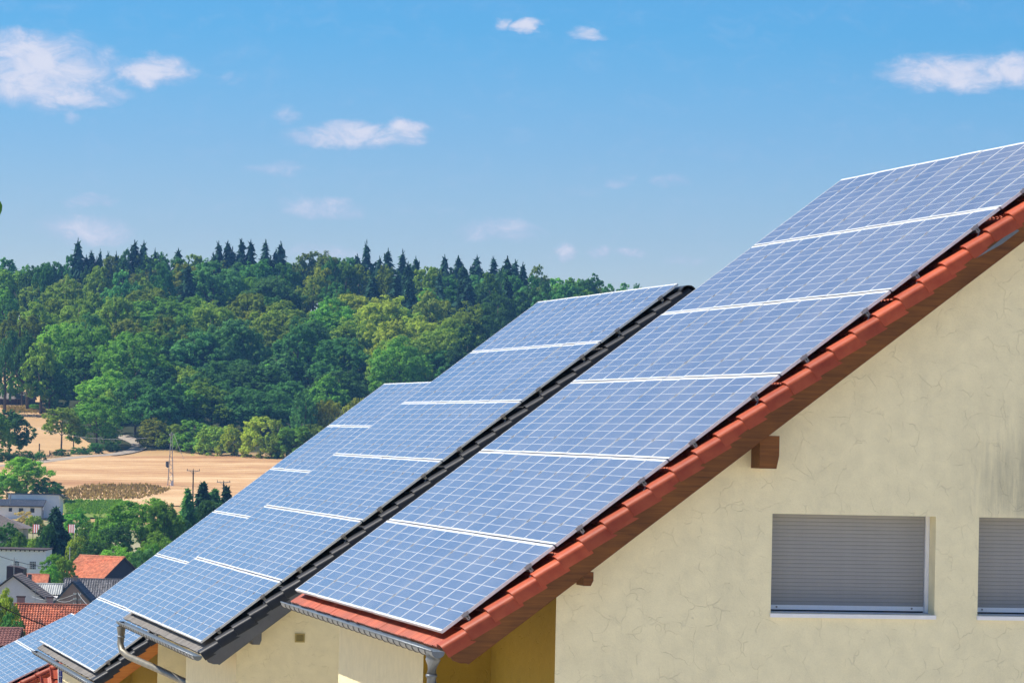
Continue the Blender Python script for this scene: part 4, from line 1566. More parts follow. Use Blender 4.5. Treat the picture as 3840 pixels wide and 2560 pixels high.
vt(285, 1905, 2030, 125, 'green', 'near', 790, 'green bushy tree right of the large spruce', .03)
vt(330, 1950, 2040, 90, 'green', 'near', 780, 'small green tree at the corner of the green meadow', .03)
vt(95, 1912, 1970, 130, 'dry', 'bush', 860, 'dry tan shrub below the white house windows')
vt(130, 1925, 1975, 80, 'olive', 'bush', 850, 'olive shrub below the white house door')
vt(20, 1960, 2070, 120, 'dark', 'near', 700, 'dark tree beneath the brown hip roof', .03)
vt(75, 1990, 2070, 100, 'green', 'near', 695, 'green tree above the white barn roof', .03)
vt(130, 2010, 2075, 80, 'olive', 'near', 690, 'olive bush above the white barn, left of the spruce', .03)
vt(300, 2010, 2110, 110, 'olive', 'near', 680, 'olive brown bush between spruce and walnut tree', .03)
vt(280, 2000, 2060, 60, 'yellow', 'near', 684, 'small yellow bush right of the large spruce', .03)
vt(350, 2020, 2110, 120, 'dark', 'near', 678, 'dark bush behind the orange roof ridge', .03)
vt(210, 2070, 2180, 110, 'green', 'near', 640, 'green bush between the white barn and the orange roof', .03)
vt(240, 2085, 2185, 90, 'olive', 'near', 636, 'olive bush left of the orange roof', .03)
vt(190, 2110, 2190, 70, 'green', 'near', 632, 'small green bush at the white barn corner', .03)
vt(300, 2075, 2150, 110, 'dark', 'near', 668, 'dark bush at the left end of the orange roof', .03)
vt(430, 2040, 2120, 120, 'bright', 'near', 672, 'bright green bush behind the orange roof', .03)
vt(480, 2050, 2130, 110, 'bright', 'near', 668, 'bright green bush at the orange roof gable', .03)
vt(540, 2050, 2140, 110, 'blue', 'near', 660, 'bluish bush beside the third roof edge', .03)
vt(570, 2030, 2130, 100, 'green', 'near', 664, 'green bush under the walnut tree, near the third roof', .03)
vt(380, 1930, 2020, 100, 'green', 'near', 760, 'green bush at the meadow corner, left of the walnut', .03)
vt(20, 2200, 2345, 95, 'yellow', 'near', 405, 'yellow-green tree at the frame edge beside the long red roof', .25)
vt(-25, 2215, 2345, 80, 'olive', 'near', 402, 'olive tree cut off by the frame beside the red roof', .2)
vt(40, 2290, 2370, 110, 'dark', 'near', 392, 'dark bush above the mauve roof', .02)
vt(70, 2310, 2380, 60, 'dark', 'near', 390, 'small dark bush at the corner of the mauve roof', .02)

# labels: add the place in a row where several trees would share one
ONES = ['first', 'second', 'third', 'fourth', 'fifth', 'sixth', 'seventh', 'eighth', 'ninth']
ORD = ONES + ['tenth', 'eleventh', 'twelfth', 'thirteenth', 'fourteenth', 'fifteenth', 'sixteenth', 'seventeenth', 'eighteenth', 'nineteenth', 'twentieth']
ORD += ['twenty-' + o_ for o_ in ONES] + ['thirtieth'] + ['thirty-' + o_ for o_ in ONES] + ['fortieth'] + ['forty-' + o_ for o_ in ONES]
byl = {}
for t_ in TREES:
    byl.setdefault(t_[1], []).append(t_)
for w_, ts in byl.items():
    ts.sort(key=lambda a: a[3])
    for i, (root, words, group, px, cat) in enumerate(ts):
        lab = words if len(ts) == 1 else words + ', ' + ORD[min(i, 48)] + ' from left'
        tag(root, lab, cat, group)

# ------------------------------------------------------------------ village
tilemat('vtile_red', (0.40, 0.105, 0.050), (0.58, 0.19, 0.10), (0.115, 0.068, 0.050), 0.2, 0.85, 0, 0.45, piece=0.45)
tilemat('vtile_orange', (0.58, 0.17, 0.08), (0.70, 0.27, 0.14), (0.50, 0.20, 0.11), 0.2, 0.85, 0, 0.35, piece=0.22)
tilemat('vtile_mauve', (0.20, 0.085, 0.075), (0.27, 0.12, 0.105), (0.10, 0.06, 0.06), 0.2, 0.8, 0, 0.5)
tilemat('vtile_dark', (0.075, 0.075, 0.09), (0.13, 0.13, 0.15), (0.20, 0.19, 0.19), 0.2, 0.7, 0, 0.5, piece=0.5)
tilemat('vtile_slate', (0.050, 0.065, 0.095), (0.085, 0.10, 0.135), (0.13, 0.14, 0.15), 0.2, 0.5, 0, 0.6)
tilemat('vtile_brown', (0.17, 0.14, 0.13), (0.25, 0.215, 0.20), (0.10, 0.09, 0.08), 0.3, 0.85, 0, 0.5)
tilemat('vtile_corr', (0.30, 0.31, 0.30), (0.46, 0.47, 0.46), (0.16, 0.15, 0.13), 0.5, 0.8, 0, 0.6)
plain('vwall_white', (0.86, 0.86, 0.87), 0.9, 0, 0.06, 0.5)
plain('vwall_mauve', (0.74, 0.66, 0.70), 0.9, 0, 0.08, 0.4)
plain('vwall_brown', (0.34, 0.23, 0.20), 0.9, 0, 0.15, 0.5)
plain('vwall_navy', (0.035, 0.035, 0.06), 0.85, 0, 0.2, 0.6)
plain('vwall_cream', (0.46, 0.42, 0.36), 0.9, 0, 0.12, 0.5)
plain('vwood_dark', (0.055, 0.035, 0.032), 0.85, 0, 0.25, 2.0, stretch=(4, 4, .4))
plain('glass_dark', (0.02, 0.025, 0.04), 0.12, 0, 0.1, 2.0)
plain('sky_glass', (0.35, 0.42, 0.52), 0.06, 0.6, 0.05, 2.0)
plain('stripe_red', (0.50, 0.05, 0.05), 0.7, 0, 0.1, 3)
plain('stripe_white', (0.75, 0.72, 0.70), 0.7, 0, 0.1, 3)
plain('mast_steel', (0.40, 0.40, 0.40), 0.5, 0.6, 0.15, 4)
plain('post_wood', (0.10, 0.075, 0.055), 0.9, 0, 0.3, 3)
plain('cable_black', (0.004, 0.004, 0.005), 0.9, 0, 0.1, 3, spec=0.05)
plain('box_grey', (0.60, 0.62, 0.64), 0.6, 0.2, 0.1, 3)


def slope_tiles(p0, eu, ev, L_, Wd, row=.33, cw=.24, amp=.028, lift=.06):
    """rows of rolled tiles on a slope as one strip mesh; p0 lower corner, eu along the eave, ev up the slope"""
    p0, eu, ev = (np.array(a, float) for a in (p0, eu, ev))
    nn = np.cross(eu, ev)
    if nn[2] < 0:
        nn = -nn
    nu = max(4, int(L_ / cw * 4))
    us = np.linspace(0, L_, nu + 1)
    prof = amp * np.cos(2 * math.pi * us / cw)
    nr = max(1, int(round(Wd / row)))
    row = Wd / nr
    r2 = np.random.default_rng(int(abs(p0[0] * 31 + L_ * 17 + Wd)) + 3)
    sag = 0.03 * np.sin(us * 1.1 + r2.uniform(0, 6)) + 0.02 * np.sin(us * 2.7 + r2.uniform(0, 6))
    v, f = [], []
    for r_ in range(nr):
        o = len(v)
        jit = r2.normal(0, .008, nu + 1)
        for (vv, h) in ((r_ * row, 0.0), (r_ * row, lift), ((r_ + 1) * row, 0.006)):
            P_ = p0[None] + eu[None] * us[:, None] + ev[None] * (vv + sag * .25 * (r_ > 0) + jit * .5)[:, None] + nn[None] * (prof + h + jit * .5)[:, None]
            v += P_.tolist()
        for b in range(2):
            for j in range(nu):
                a = o + b * (nu + 1) + j
                f.append((a, a + 1, a + nu + 2, a + nu + 1))
    return MB().add(v, f)


class Village:
    """a building of the village: local x to the right of the view, y away from it, z up from its ground"""
    def __init__(self, name, label, px, d, turn=0.0, cat='house', group='houses of the village below'):
        p = at(px, 2000, d)
        self.z = float(terrain(p[0], p[1])) - .3
        self.o = np.array([p[0], p[1], self.z])
        self.a = -YAW + turn
        self.root = empty(name, self.o, self.a)
        tag(self.root, label, cat, group)
        self.ex = np.array([math.cos(self.a), math.sin(self.a), 0])
        self.ey = np.array([-math.sin(self.a), math.cos(self.a), 0])

    def pt(self, px, py, y=0.0):
        d = pix_dir(px, py)
        t = (self.o + self.ey * y - CAM) @ self.ey / (d @ self.ey)
        q = CAM + d * t - self.o
        return float(q @ self.ex), float(q[2])

    def part(self, name, mb, mat, smooth=False, parent=None, kind=None):
        o = mb.build(name, MATS[mat] if isinstance(mat, str) else [MATS[m] for m in mat], parent or self.root, smooth)
        if kind:
            tag(o, kind=kind)
        return o

    def window(self, xa, xb, za, zb, y=0.0, nx=2, nz=2, frame='vwall_white', w=.06):
        m = MB()
        m.box(xa, xb, y - .05, y + .02, za, za + w).box(xa, xb, y - .05, y + .02, zb - w, zb)
        m.box(xa, xa + w, y - .05, y + .02, za + w, zb - w).box(xb - w, xb, y - .05, y + .02, za + w, zb - w)
        fr = self.part('window', m, frame)
        pa_ = MB().box(xa + w, xb - w, y - .02, y + .015, za + w, zb - w)
        self.part('pane', pa_, 'glass_dark', parent=fr)
        for i in range(1, nx):
            x = xa + (xb - xa) * i / nx
            self.part('glazing_bar', MB().box(x - w * .35, x + w * .35, y - .045, y - .021, za + w, zb - w), frame, parent=fr)
        for i in range(1, nz):
            z = za + (zb - za) * i / nz
            self.part('glazing_bar', MB().box(xa + w, xb - w, y - .044, y - .022, z - w * .35, z + w * .35), frame, parent=fr)
        return fr

    def chimney(self, xa, xb, y, z0, z1, mat='vwall_brown'):
        c = self.part('chimney', MB().box(xa, xb, y - .3, y + .3, z0, z1), mat)
        self.part('chimney_cap', MB().box(xa - .07, xb + .07, y - .37, y + .37, z1, z1 + .12), 'vwood_dark', parent=c)
        return c

    def roof_par(self, xl, xr, ze, zr, depth, mat, row=.33, cw=.24, amp=.028, over=.35, wallmat='vwall_cream', ycap='vtile_red', back=True):
        """ridge parallel to the picture: walls, front slope of tiles, back slope, ridge caps"""
        self.part('wall', MB().box(xl + over, xr - over, over, depth - over, 0, ze + .05), wallmat)
        g = MB()
        for x in (xl + over, xr - over - .2):
            g.prism([(x, over, ze + .05), (x, depth - over, ze + .05), (x, depth / 2, zr - .2)], (.2, 0, 0))
        self.part('gable_wall', g, wallmat)
        dz = zr - ze
        Wd = math.hypot(depth / 2, dz)
        ev = np.array([0, depth / 2 / Wd, dz / Wd])
        nn = np.array([0, -ev[2], ev[1]])
        deck = MB()
        deck.obox(np.array([xl, 0, ze]) - nn * .03, (xr - xl, 0, 0), ev * Wd, -nn * .12)
        ev2 = np.array([0, -ev[1], ev[2]])
        deck.obox(np.array([xl, depth, ze]) - np.array([0, ev[2], ev[1]]) * .03, (xr - xl, 0, 0), ev2 * (Wd - .06), -np.array([0, ev[2], ev[1]]) * .12)
        rf = self.part('roof', deck, 'vwood_dark')
        o = self.part('roof_tiles', slope_tiles((xl, 0, ze), (1, 0, 0), ev, xr - xl, Wd, row, cw, amp), mat, True, rf, 'stuff')
        smooth_by_angle(o, 50)
        o2 = self.part('roof_tiles', slope_tiles((xl, depth, ze), (1, 0, 0), ev2, xr - xl, Wd, row, cw * 2, amp), mat, True, rf, 'stuff')
        x = xl
        if 'vcap' not in CACHE:
            m = MB()
            pr = [(0, .15 * math.cos(math.pi * k / 6), .13 * math.sin(math.pi * k / 6)) for k in range(7)]
            m.prism(pr, (.42, 0, 0))
            CACHE['vcap'] = m
        me = CACHE['vcap'].mesh('ridge_cap', MATS[mat])
        while x < xr - .2:
            link('ridge_cap', me, rf, (x, depth / 2, zr - .02), (0, random.uniform(-.04, .04), random.uniform(-.04, .04)))
            x += .40
        return rf

    def roof_perp(self, xl, xr, xa, ze_l, ze_r, zr, length, wallmat, mat, over=.35, row=.33, cw=.24, amp=.028, edge='vwood_dark'):
        """gable towards the viewer: gable wall, two slopes running away"""
        self.part('gable_wall', MB().prism([(xl + over, 0, 0), (xr - over, 0, 0), (xr - over, 0, ze_r + .1), (xa, 0, zr - .12), (xl + over, 0, ze_l + .1)], (0, .25, 0)), wallmat)
        self.part('wall', MB().box(xl + over, xr - over, .25, length, 0, min(ze_l, ze_r)), wallmat)
        rf = None
        for (x, ze) in ((xl, ze_l), (xr, ze_r)):
            dx, dz = xa - x, zr - ze
            Wd = math.hypot(dx, dz)
            ev = np.array([dx / Wd, 0, dz / Wd])
            nn = np.array([-ev[2], 0, ev[0]]) * (1 if dx > 0 else -1)
            m = MB().obox(np.array([x, -over, ze]) - nn * .03, ev * (Wd + .01), (0, length + over, 0), -nn * .13)
            rf = self.part('roof', m, edge)
            o = self.part('roof_tiles', slope_tiles((x, -over, ze), (0, 1, 0), ev, length + over, Wd, row, cw, amp), mat, True, rf, 'stuff')
            smooth_by_angle(o, 50)
        return rf


def village():
    # long weathered red roof in front
    h = Village('farm_building', 'long farm building with a weathered red tiled roof, nearest in the village', 180, 430)
    xl, z1 = h.pt(53, 2262, 4.5)
    xr, _ = h.pt(345, 2262, 4.5)
    _, ze = h.pt(60, 2425, 0)
    h.roof_par(xl, xr, ze, z1, 9.0, 'vtile_red', .34, .27, .042)
    xc, zc = h.pt(80, 2237, 6.5)
    h.chimney(xc - .35, xc + .4, 6.0, z1 - .6, zc)
    xc, zc = h.pt(190, 2240, 6.5)
    h.chimney(xc - .3, xc + .3, 6.0, z1 - .6, zc, 'vwall_cream')
    # mauve roof at the bottom corner
    h = Village('shed_house', 'low house with mauve tiled roof at the frame edge, bottom corner', 20, 330)
    xl, z1 = h.pt(-70, 2352, 3.0)
    xr, _ = h.pt(84, 2352, 3.0)
    _, ze = h.pt(0, 2420, 0)
    h.roof_par(xl, xr, ze, z1, 6.0, 'vtile_mauve', .33, .25, .03)
    # lavender gable house
    h = Village('gable_house', 'lavender plastered gable house with skylight at the frame edge', 40, 540)
    xl, zl = h.pt(-75, 2248)
    xr, zr_ = h.pt(186, 2256)
    xa, za = h.pt(50, 2155)
    h.roof_perp(xl, xr, xa, zl, zr_, za, 9, 'vwall_mauve', 'vtile_brown', .3)
    # skylight on the left slope
    f = (xa - xl)
    e1 = np.array([xa - xl, 0, za - zl])
    e1 /= np.linalg.norm(e1)
    nn = np.array([-e1[2], 0, e1[0]])
    base = np.array([xa, 0, za]) - e1 * 2.4 + np.array([0, 2.5, 0]) + nn * .05
    h.part('skylight', MB().obox(base, e1 * 1.4, (0, 3.2, 0), nn * .08), 'sky_glass')
    xc0, zc0 = h.pt(26, 2121, 9.5)
    xc1, _ = h.pt(89, 2121, 9.5)
    h.part('timber_dormer', MB().prism([(xc0, 9.2, zl), (xc1, 9.2, zl), (xc1, 9.2, zc0 - .35), ((xc0 + xc1) / 2 + .3, 9.2, zc0 - .1), (xc0, 9.2, zc0)], (0, 4, 0)), 'vwood_dark')
    # white barn with lattice windows
    h = Village('white_barn', 'white flat-roofed barn with two lattice windows and rafter ends', 90, 650)
    xl, zt = h.pt(-60, 2058)
    xr, _ = h.pt(171, 2058)
    h.part('wall', MB().box(xl, xr, 0, 9, 0, zt), 'vwall_white')
    h.part('roof', MB().box(xl - .2, xr + .2, -.35, 9.2, zt, zt + .14), 'vwood_dark')
    for i in range(11):
        x = xr - .25 - i * .70
        h.part('rafter_end', MB().box(x - .07, x + .07, -.33, -.01, zt - .2, zt), 'vwood_dark')
    for (pxa, pxb) in ((50, 72), (110.5, 135)):
        xa, z1 = h.pt(pxa, 2103)
        xb, z0 = h.pt(pxb, 2134)
        h.window(xa, xb, z0, z1, 0, 4, 4, w=.05)
    # small red roof and metal chimney
    h = Village('small_outbuilding', 'small outbuilding with bright red tiled roof below the white barn', 140, 610)
    xl, z1 = h.pt(88, 2151, 2.5)
    xr, _ = h.pt(186, 2151, 2.5)
    _, ze = h.pt(100, 2190, 0)
    h.roof_par(xl, xr, ze, z1, 5, 'vtile_orange', .30, .22, .03)
    xc, zc = h.pt(107, 2152, 0)
    xd, _ = h.pt(120, 2152, 0)
    h.part('flue', MB().box(xc, xd, -.5, -.05, 0, zc), 'clad_grey')
    # corrugated roof
    h = Village('corrugated_shed', 'shed with grey corrugated fibre roof between two gables', 180, 580, group='sheds and barns of the village')
    xl, z1 = h.pt(118, 2186, 2.6)
    xr, _ = h.pt(240, 2186, 2.6)
    _, ze = h.pt(130, 2228, 0)
    h.roof_par(xl, xr, ze, z1, 5.2, 'vtile_corr', 2.6, .30, .05)
    h = Village('corrugated_lean_to', 'pale corrugated lean-to roof below the grey shed', 190, 560, group='sheds and barns of the village')
    xl, z1 = h.pt(150, 2232, 1.5)
    xr, _ = h.pt(222, 2232, 1.5)
    _, ze = h.pt(160, 2262, 0)
    h.part('wall', MB().box(xl, xr, .3, 2.6, 0, ze - .1), 'vwall_white')
    ev = np.array([0, 1.5, z1 - ze])
    Wd = np.linalg.norm(ev)
    o = h.part('roof', slope_tiles((xl, 0, ze), (1, 0, 0), ev / Wd, xr - xl, Wd, 3.0, .25, .04), 'stripe_white', True)
    # dark tiled barn
    h = Village('dark_roof_barn', 'barn with long dark grey tiled roof beside the third solar roof', 350, 600, group='sheds and barns of the village')
    xl, z1 = h.pt(240, 2167, 4.5)
    xr, _ = h.pt(500, 2163, 4.5)
    _, ze = h.pt(300, 2262, 0)
    h.roof_par(xl, xr, ze, z1, 9, 'vtile_dark', .38, .34, .055)
    # brown gable with blue-black roof
    h = Village('brown_gable_house', 'brown gable house with steep blue-black roof in front of the dark barn', 275, 520)
    xl, zl = h.pt(196, 2262)
    xr, zr_ = h.pt(350, 2262)
    xa, za = h.pt(272, 2178)
    h.roof_perp(xl, xr, xa, zl, zr_, za, 7, 'vwall_brown', 'vtile_slate', .25, edge='vtile_slate')
    xc, zc = h.pt(282, 2160, 3)
    h.chimney(xc - .2, xc + .2, 3.0, za - .6, zc)
    # orange roof
    h = Village('orange_roof_barn', 'old barn with sagging orange roof and dark gable', 370, 640, turn=-0.62, group='sheds and barns of the village')
    xl, z1 = h.pt(300, 2080, 5)
    xr, _ = h.pt(468, 2082, 5)
    _, ze = h.pt(340, 2172, 0)
    h.roof_par(xl, xr, ze, z1, 10, 'vtile_orange', .36, .26, .03, wallmat='vwall_navy')
    # white house at the field
    h = Village('white_house', 'white house with slate lean-to and flat dark roof, below the field', 110, 895)
    xl, zt = h.pt(31, 1851, 5.5)
    xr, _ = h.pt(222, 1851, 5.5)
    h.part('main_wall', MB().box(xl, xr, 5.5, 14, 0, zt), 'vwall_white')
    h.part('main_roof', MB().prism([(xl - .3, 5.2, zt), (xr + .4, 5.2, zt), (xr + 1.4, 14, zt - 1.0), (xl - .3, 14, zt - .3)], (0, 0, .22)), 'vtile_slate')
    x0, ze = h.pt(-20, 1894, 0)
    x1, _ = h.pt(163, 1894, 0)
    _, zr_ = h.pt(100, 1873, 5.4)
    h.part('front_wall', MB().box(x0, x1 - .3, .2, 5.45, 0, ze), 'vwall_white')
    h.part('side_gable', MB().prism([(x1 - .32, .2, ze), (x1 - .32, 5.45, ze), (x1 - .32, 5.45, zr_)], (-.2, 0, 0)), 'vwall_white')
    ev = np.array([0, 5.4, zr_ - ze])
    Wd = np.linalg.norm(ev)
    ev /= Wd
    rf = h.part('roof', MB().obox((x0, -.3, ze - .02), (x1 - x0, 0, 0), ev * (Wd + .2), (0, 0, -.15)), 'vwood_dark')
    o = h.part('roof_tiles', slope_tiles((x0, -.3, ze + .02), (1, 0, 0), ev, x1 - x0, Wd + .25, .3, .35, .012, .03), 'vtile_slate', True, rf, 'stuff')
    for (a, b, c, d_) in ((33, 45, 1903, 1917), (71, 87, 1904, 1921), (114, 129, 1904, 1921)):
        xa, z1 = h.pt(a, c, .2)
        xb, z0 = h.pt(b, d_, .2)
        h.window(xa, xb, z0, z1, .2, 1, 1, 'vwood_dark', .05)
    for yy in (1.5, 3.2):
        h.part('side_window', MB().box(x1 - .30, x1 - .27, yy, yy + .8, .5, 2.3), 'glass_dark')
    xc, zc = h.pt(40, 1848, 1.5)
    h.part('flue', MB().tube([(xc, 1.5, ze + .2), (xc, 1.5, zc)], .14, 8), 'alu_dark')
    xc, zc = h.pt(182, 1870, 4.0)
    h.part('drainpipe', MB().tube([(x1 - .25, -.1, ze), (x1 - .25, -.1, 0)], .09, 6), 'pipe_zinc')
    # brown hip roof left
    h = Village('hip_roof_house', 'house with grey-brown hip roof at the frame edge below the white house', 20, 770)
    xa, za = h.pt(-8, 1925, 5)
    xr, ze = h.pt(104, 1982, 0)
    xl = xa - (xr - xa)
    h.part('wall', MB().box(xl + .8, xr - .9, .6, 9.4, 0, ze + .2), 'vwall_cream')
    m = MB()
    m.add([(xl, 0, ze), (xr, 0, ze), (xa, 5, za), (xr, 10, ze), (xl, 10, ze)], [(0, 1, 2), (1, 3, 2), (3, 4, 2), (4, 0, 2), (4, 3, 1, 0)])
    rf = h.part('roof', m, 'vtile_brown')
    nr = 16
    for i in range(nr):
        t0, t1 = i / nr, (i + 1) / nr
        a0 = np.array([xl, 0, ze]) * (1 - t0) + np.array([xa, 5, za]) * t0
        b0 = np.array([xr, 0, ze]) * (1 - t0) + np.array([xa, 5, za]) * t0
        a1 = np.array([xl, 0, ze]) * (1 - t1) + np.array([xa, 5, za]) * t1
        b1 = np.array([xr, 0, ze]) * (1 - t1) + np.array([xa, 5, za]) * t1
        up = np.array([0, -.06, .10])
        mm = MB().add([a0 + up * .9, b0 + up * .9, b1 + up * .25, a1 + up * .25, a0, b0], [(0, 1, 2, 3), (4, 5, 1, 0)])
        h.part('tile_course', mm, 'vtile_brown', parent=rf)
    # striped play-tower roofs
    for (px, w_, d, lab) in ((133, 24, 740, 'small red and white striped roof left of the large spruce'), (266, 24, 738, 'small red and white striped roof right of the large spruce')):
        h = Village('striped_roof', lab, px, d, cat='canopy', group='striped garden roofs')
        xa, z1 = h.pt(px - w_ / 2 + 2, 1966, .8)
        xb, z0 = h.pt(px + w_ / 2, 1997, 0)
        wst = (xb - xa) / 6
        for i in range(6):
            h.part('stripe', MB().prism([(xa + i * wst, .8, z1), (xa + (i + 1) * wst, .8, z1), (xa + (i + 1.5) * wst, 0, z0), (xa + (i + .5) * wst, 0, z0)], (0, .02, .05)), 'stripe_red' if i % 2 == 0 else 'stripe_white')
        for x in (xa + .1, xb - .1):
            h.part('post', MB().box(x - .05, x + .05, .4, .5, 0, z0 + .2), 'post_wood')
    # long shed at the upper meadow
    p, t = ground(62, 1522)
    h = Village('meadow_shed', 'long dark timber shed with grey roof at the top of the dry meadow', 55, t, cat='shed', group=None)
    x0, zt = h.pt(-40, 1492)
    x1, _ = h.pt(124, 1492)
    _, zr_ = h.pt(60, 1474, 3)
    h.part('wall', MB().box(x0, x1, 0, 6, 0, zt), 'vwood_dark')
    h.part('roof', MB().prism([(x0 - .4, -.5, zt - .1), (x0 - .4, 3, zr_), (x0 - .4, 6.5, zt - .1), (x0 - .4, 6.5, zt - .25), (x0 - .4, 3, zr_ - .15), (x0 - .4, -.5, zt - .25)], (x1 - x0 + .8, 0, 0)), 'vtile_brown')
    for k in range(7):
        x = x0 + (x1 - x0) * (k + .5) / 7
        h.part('post', MB().box(x - .1, x + .1, -.16, -.02, 0, zt - .2), 'post_wood')


village()


# ------------------------------------------------------------------ masts, poles, fences and cables
def pole_thing(name, label, cat, px, ybase, ytop, d=None, group=None):
    if d is None:
        b, t = ground(px, ybase)
    else:
        t = d
        b = at(px, ybase, d)
        b[2] = float(terrain(b[0], b[1]))
    top = at(px, ytop, t)[2]
    root = empty(name, b, -YAW)
    tag(root, label, cat, group)
    return root, top - b[2], t


def lattice_mast():
    root, H, t = pole_thing('lattice_mast', 'tall steel lattice mast standing in the stubble field', 'mast', 639, 1823, 1619)
    w0, w1 = .62, .10
    leg = []
    for sx in (-1, 1):
        for sy in (-1, 1):
            MB().tube([(sx * w0, sy * w0, 0), (sx * w1, sy * w1, H)], .055, 5).build('leg', MATS['mast_steel'], root)
    nseg = 14
    for i in range(nseg):
        za, zb = H * i / nseg, H * (i + 1) / nseg
        wa, wb = w0 + (w1 - w0) * i / nseg, w0 + (w1 - w0) * (i + 1) / nseg
        m = MB()
        s = 1 if i % 2 == 0 else -1
        for y_ in (-1, 1):
            m.tube([(-s * wa, y_ * wa, za), (s * wb, y_ * wb, zb)], .032, 4)
            m.tube([(y_ * wa, -s * wa, za), (y_ * wb, s * wb, zb)], .032, 4)
        m.build('brace', MATS['mast_steel'], root)
    MB().box(.12, .72, -.75, -.35, 0, 1.35).build('switch_box', MATS['box_grey'], root)
    m = MB()
    m.tube([(-.85, -.1, H * .36), (-.85, -.1, H * .46)], .33, 10)
    m.box(-.95, -.4, -.2, .2, H * .345, H * .36)
    m.build('transformer', MATS['clad_grey'], root)
    MB().box(-.55, .35, -.06, .06, H * .93, H * .945).build('cross_arm', MATS['mast_steel'], root)
    for x in (-.5, .3):
        MB().tube([(x, 0, H * .945), (x, 0, H * .965)], .07, 6).build('insulator', MATS['box_grey'], root)
    return root


lattice_mast()


def t_pole(label, px, ybase, ytop, d, arm):
    root, H, t = pole_thing('utility_pole', label, 'pole', px, ybase, ytop, d, 'wooden poles with cross arms')
    MB().tube([(0, 0, 0), (0.03, 0, H * .5), (0, 0, H)], [.17, .15, .12], 8).build('pole', MATS['post_wood'], root)
    a = MB().box(-arm, arm, -.06, .06, H - .02, H + .10).build('cross_arm', MATS['mast_steel'], root)
    for x in (-arm + .1, 0, arm - .1):
        MB().tube([(x, 0, H + .1), (x, 0, H + .42)], [.07, .05], 6).build('insulator', MATS['post_wood'], root)
    for s in (-1, 1):
        MB().tube([(s * arm * .5, 0, H), (0, 0, H - .6)], .03, 4).build('strut', MATS['mast_steel'], root)


t_pole('wooden pole with cross arm just left of the conifer group', 723, 1850, 1765, 830, 1.25)
t_pole('wooden pole with cross arm half hidden behind the conifer group', 837, 1870, 1808, 840, 1.3)


def village_pole():
    root, H, t = pole_thing('village_utility_pole', 'leaning utility pole with insulators behind the long red roof', 'pole', 289, 2330, 2217, 470)
    MB().tube([(0, 0, 0), (-.02, 0, H * .6), (-.08, 0, H)], [.12, .10, .07], 7).build('pole', MATS['post_wood'], root)
    for z in (H - .35, H - .9, H - 1.4):
        MB().box(-.45, .40, -.04, .04, z, z + .07).build('cross_arm', MATS['mast_steel'], root)
        for x in (-.4, -.15, .3):
            MB().tube([(x, 0, z + .07), (x, 0, z + .22)], .045, 6).build('insulator', MATS['box_grey'], root)


village_pole()


def simple_pole(name, label, cat, px, yb, yt, d, r=.05, mat='mast_steel', extra=None):
    root, H, t = pole_thing(name, label, cat, px, yb, yt, d)
    MB().tube([(0, 0, 0), (0, 0, H)], [r, r * .8], 7).build('pole', MATS[mat], root)
    if extra:
        extra(root, H)


def antenna(root, H):
    m = MB()
    m.tube([(-.45, 0, H * .97), (.45, 0, H * .97)], .022, 4)
    for k in range(5):
        m.tube([(-.4 + .2 * k, -.25, H * .97), (-.4 + .2 * k, .25, H * .97)], .015, 4)
    m.tube([(-.5, 0, H * .9), (.5, 0, H * .9)], .02, 4)
    m.build('antenna', MATS['mast_steel'], root)


simple_pole('roof_antenna', 'roof antenna in front of the left lattice window', 'antenna', 52, 2155, 2088, 545, .05, 'mast_steel', antenna)
simple_pole('thin_antenna', 'thin antenna mast below the right lattice window', 'antenna', 103, 2200, 2116, 600, .035, 'mast_steel', antenna)
simple_pole('white_pole', 'thin white pole standing in the bushes left of the orange roof', 'pole', 261, 2110, 2050, 655, .06, 'stripe_white')
simple_pole('chimney_antenna', 'short antenna among chimneys behind the long red roof', 'antenna', 131, 2270, 2203, 450, .03, 'mast_steel', antenna)


def lamp_head(root, H):
    MB().obox((-.15, -.12, H - .05), (-.85, 0, .28), (0, .24, 0), (0, 0, .14)).build('lamp_head', MATS['box_grey'], root)


p_, t_ = ground(97, 1523)
simple_pole('street_lamp', 'white street lamp standing beside the meadow shed', 'lamp', 97, 1524, 1474, t_ - 4, .07, 'stripe_white', lamp_head)

# meadow fence posts, each on its own, with wires strung between
fence = empty('pasture_fence', ground(90, 1566)[0], 0.0)
tag(fence, 'pasture fence of thin posts across the dry meadow below the shed', 'fence')
fp = []
fo = np.array(fence.location)
for px in (-20, 0, 16, 33, 48, 63, 78, 92, 104, 117, 128, 138, 150, 162, 174):
    g_, t_ = ground(px, 1569 - .03 * px)
    hgt = random.uniform(.9, 1.15) * t_ * 13 / FPX
    MB().tube([(0, 0, -.1), (random.uniform(-.05, .05), 0, hgt)], .07, 5).build('fence_post', MATS['post_wood'], fence, False, g_ - fo)
    fp.append(g_ - fo + np.array([0, 0, hgt]))
for k, h_ in enumerate((.9, .55)):
    m = MB()
    m.tube([p + np.array([0, 0, -(1 - h_)]) for p in fp], .022, 4)
    m.build('fence_wire', MATS['mast_steel'], fence)

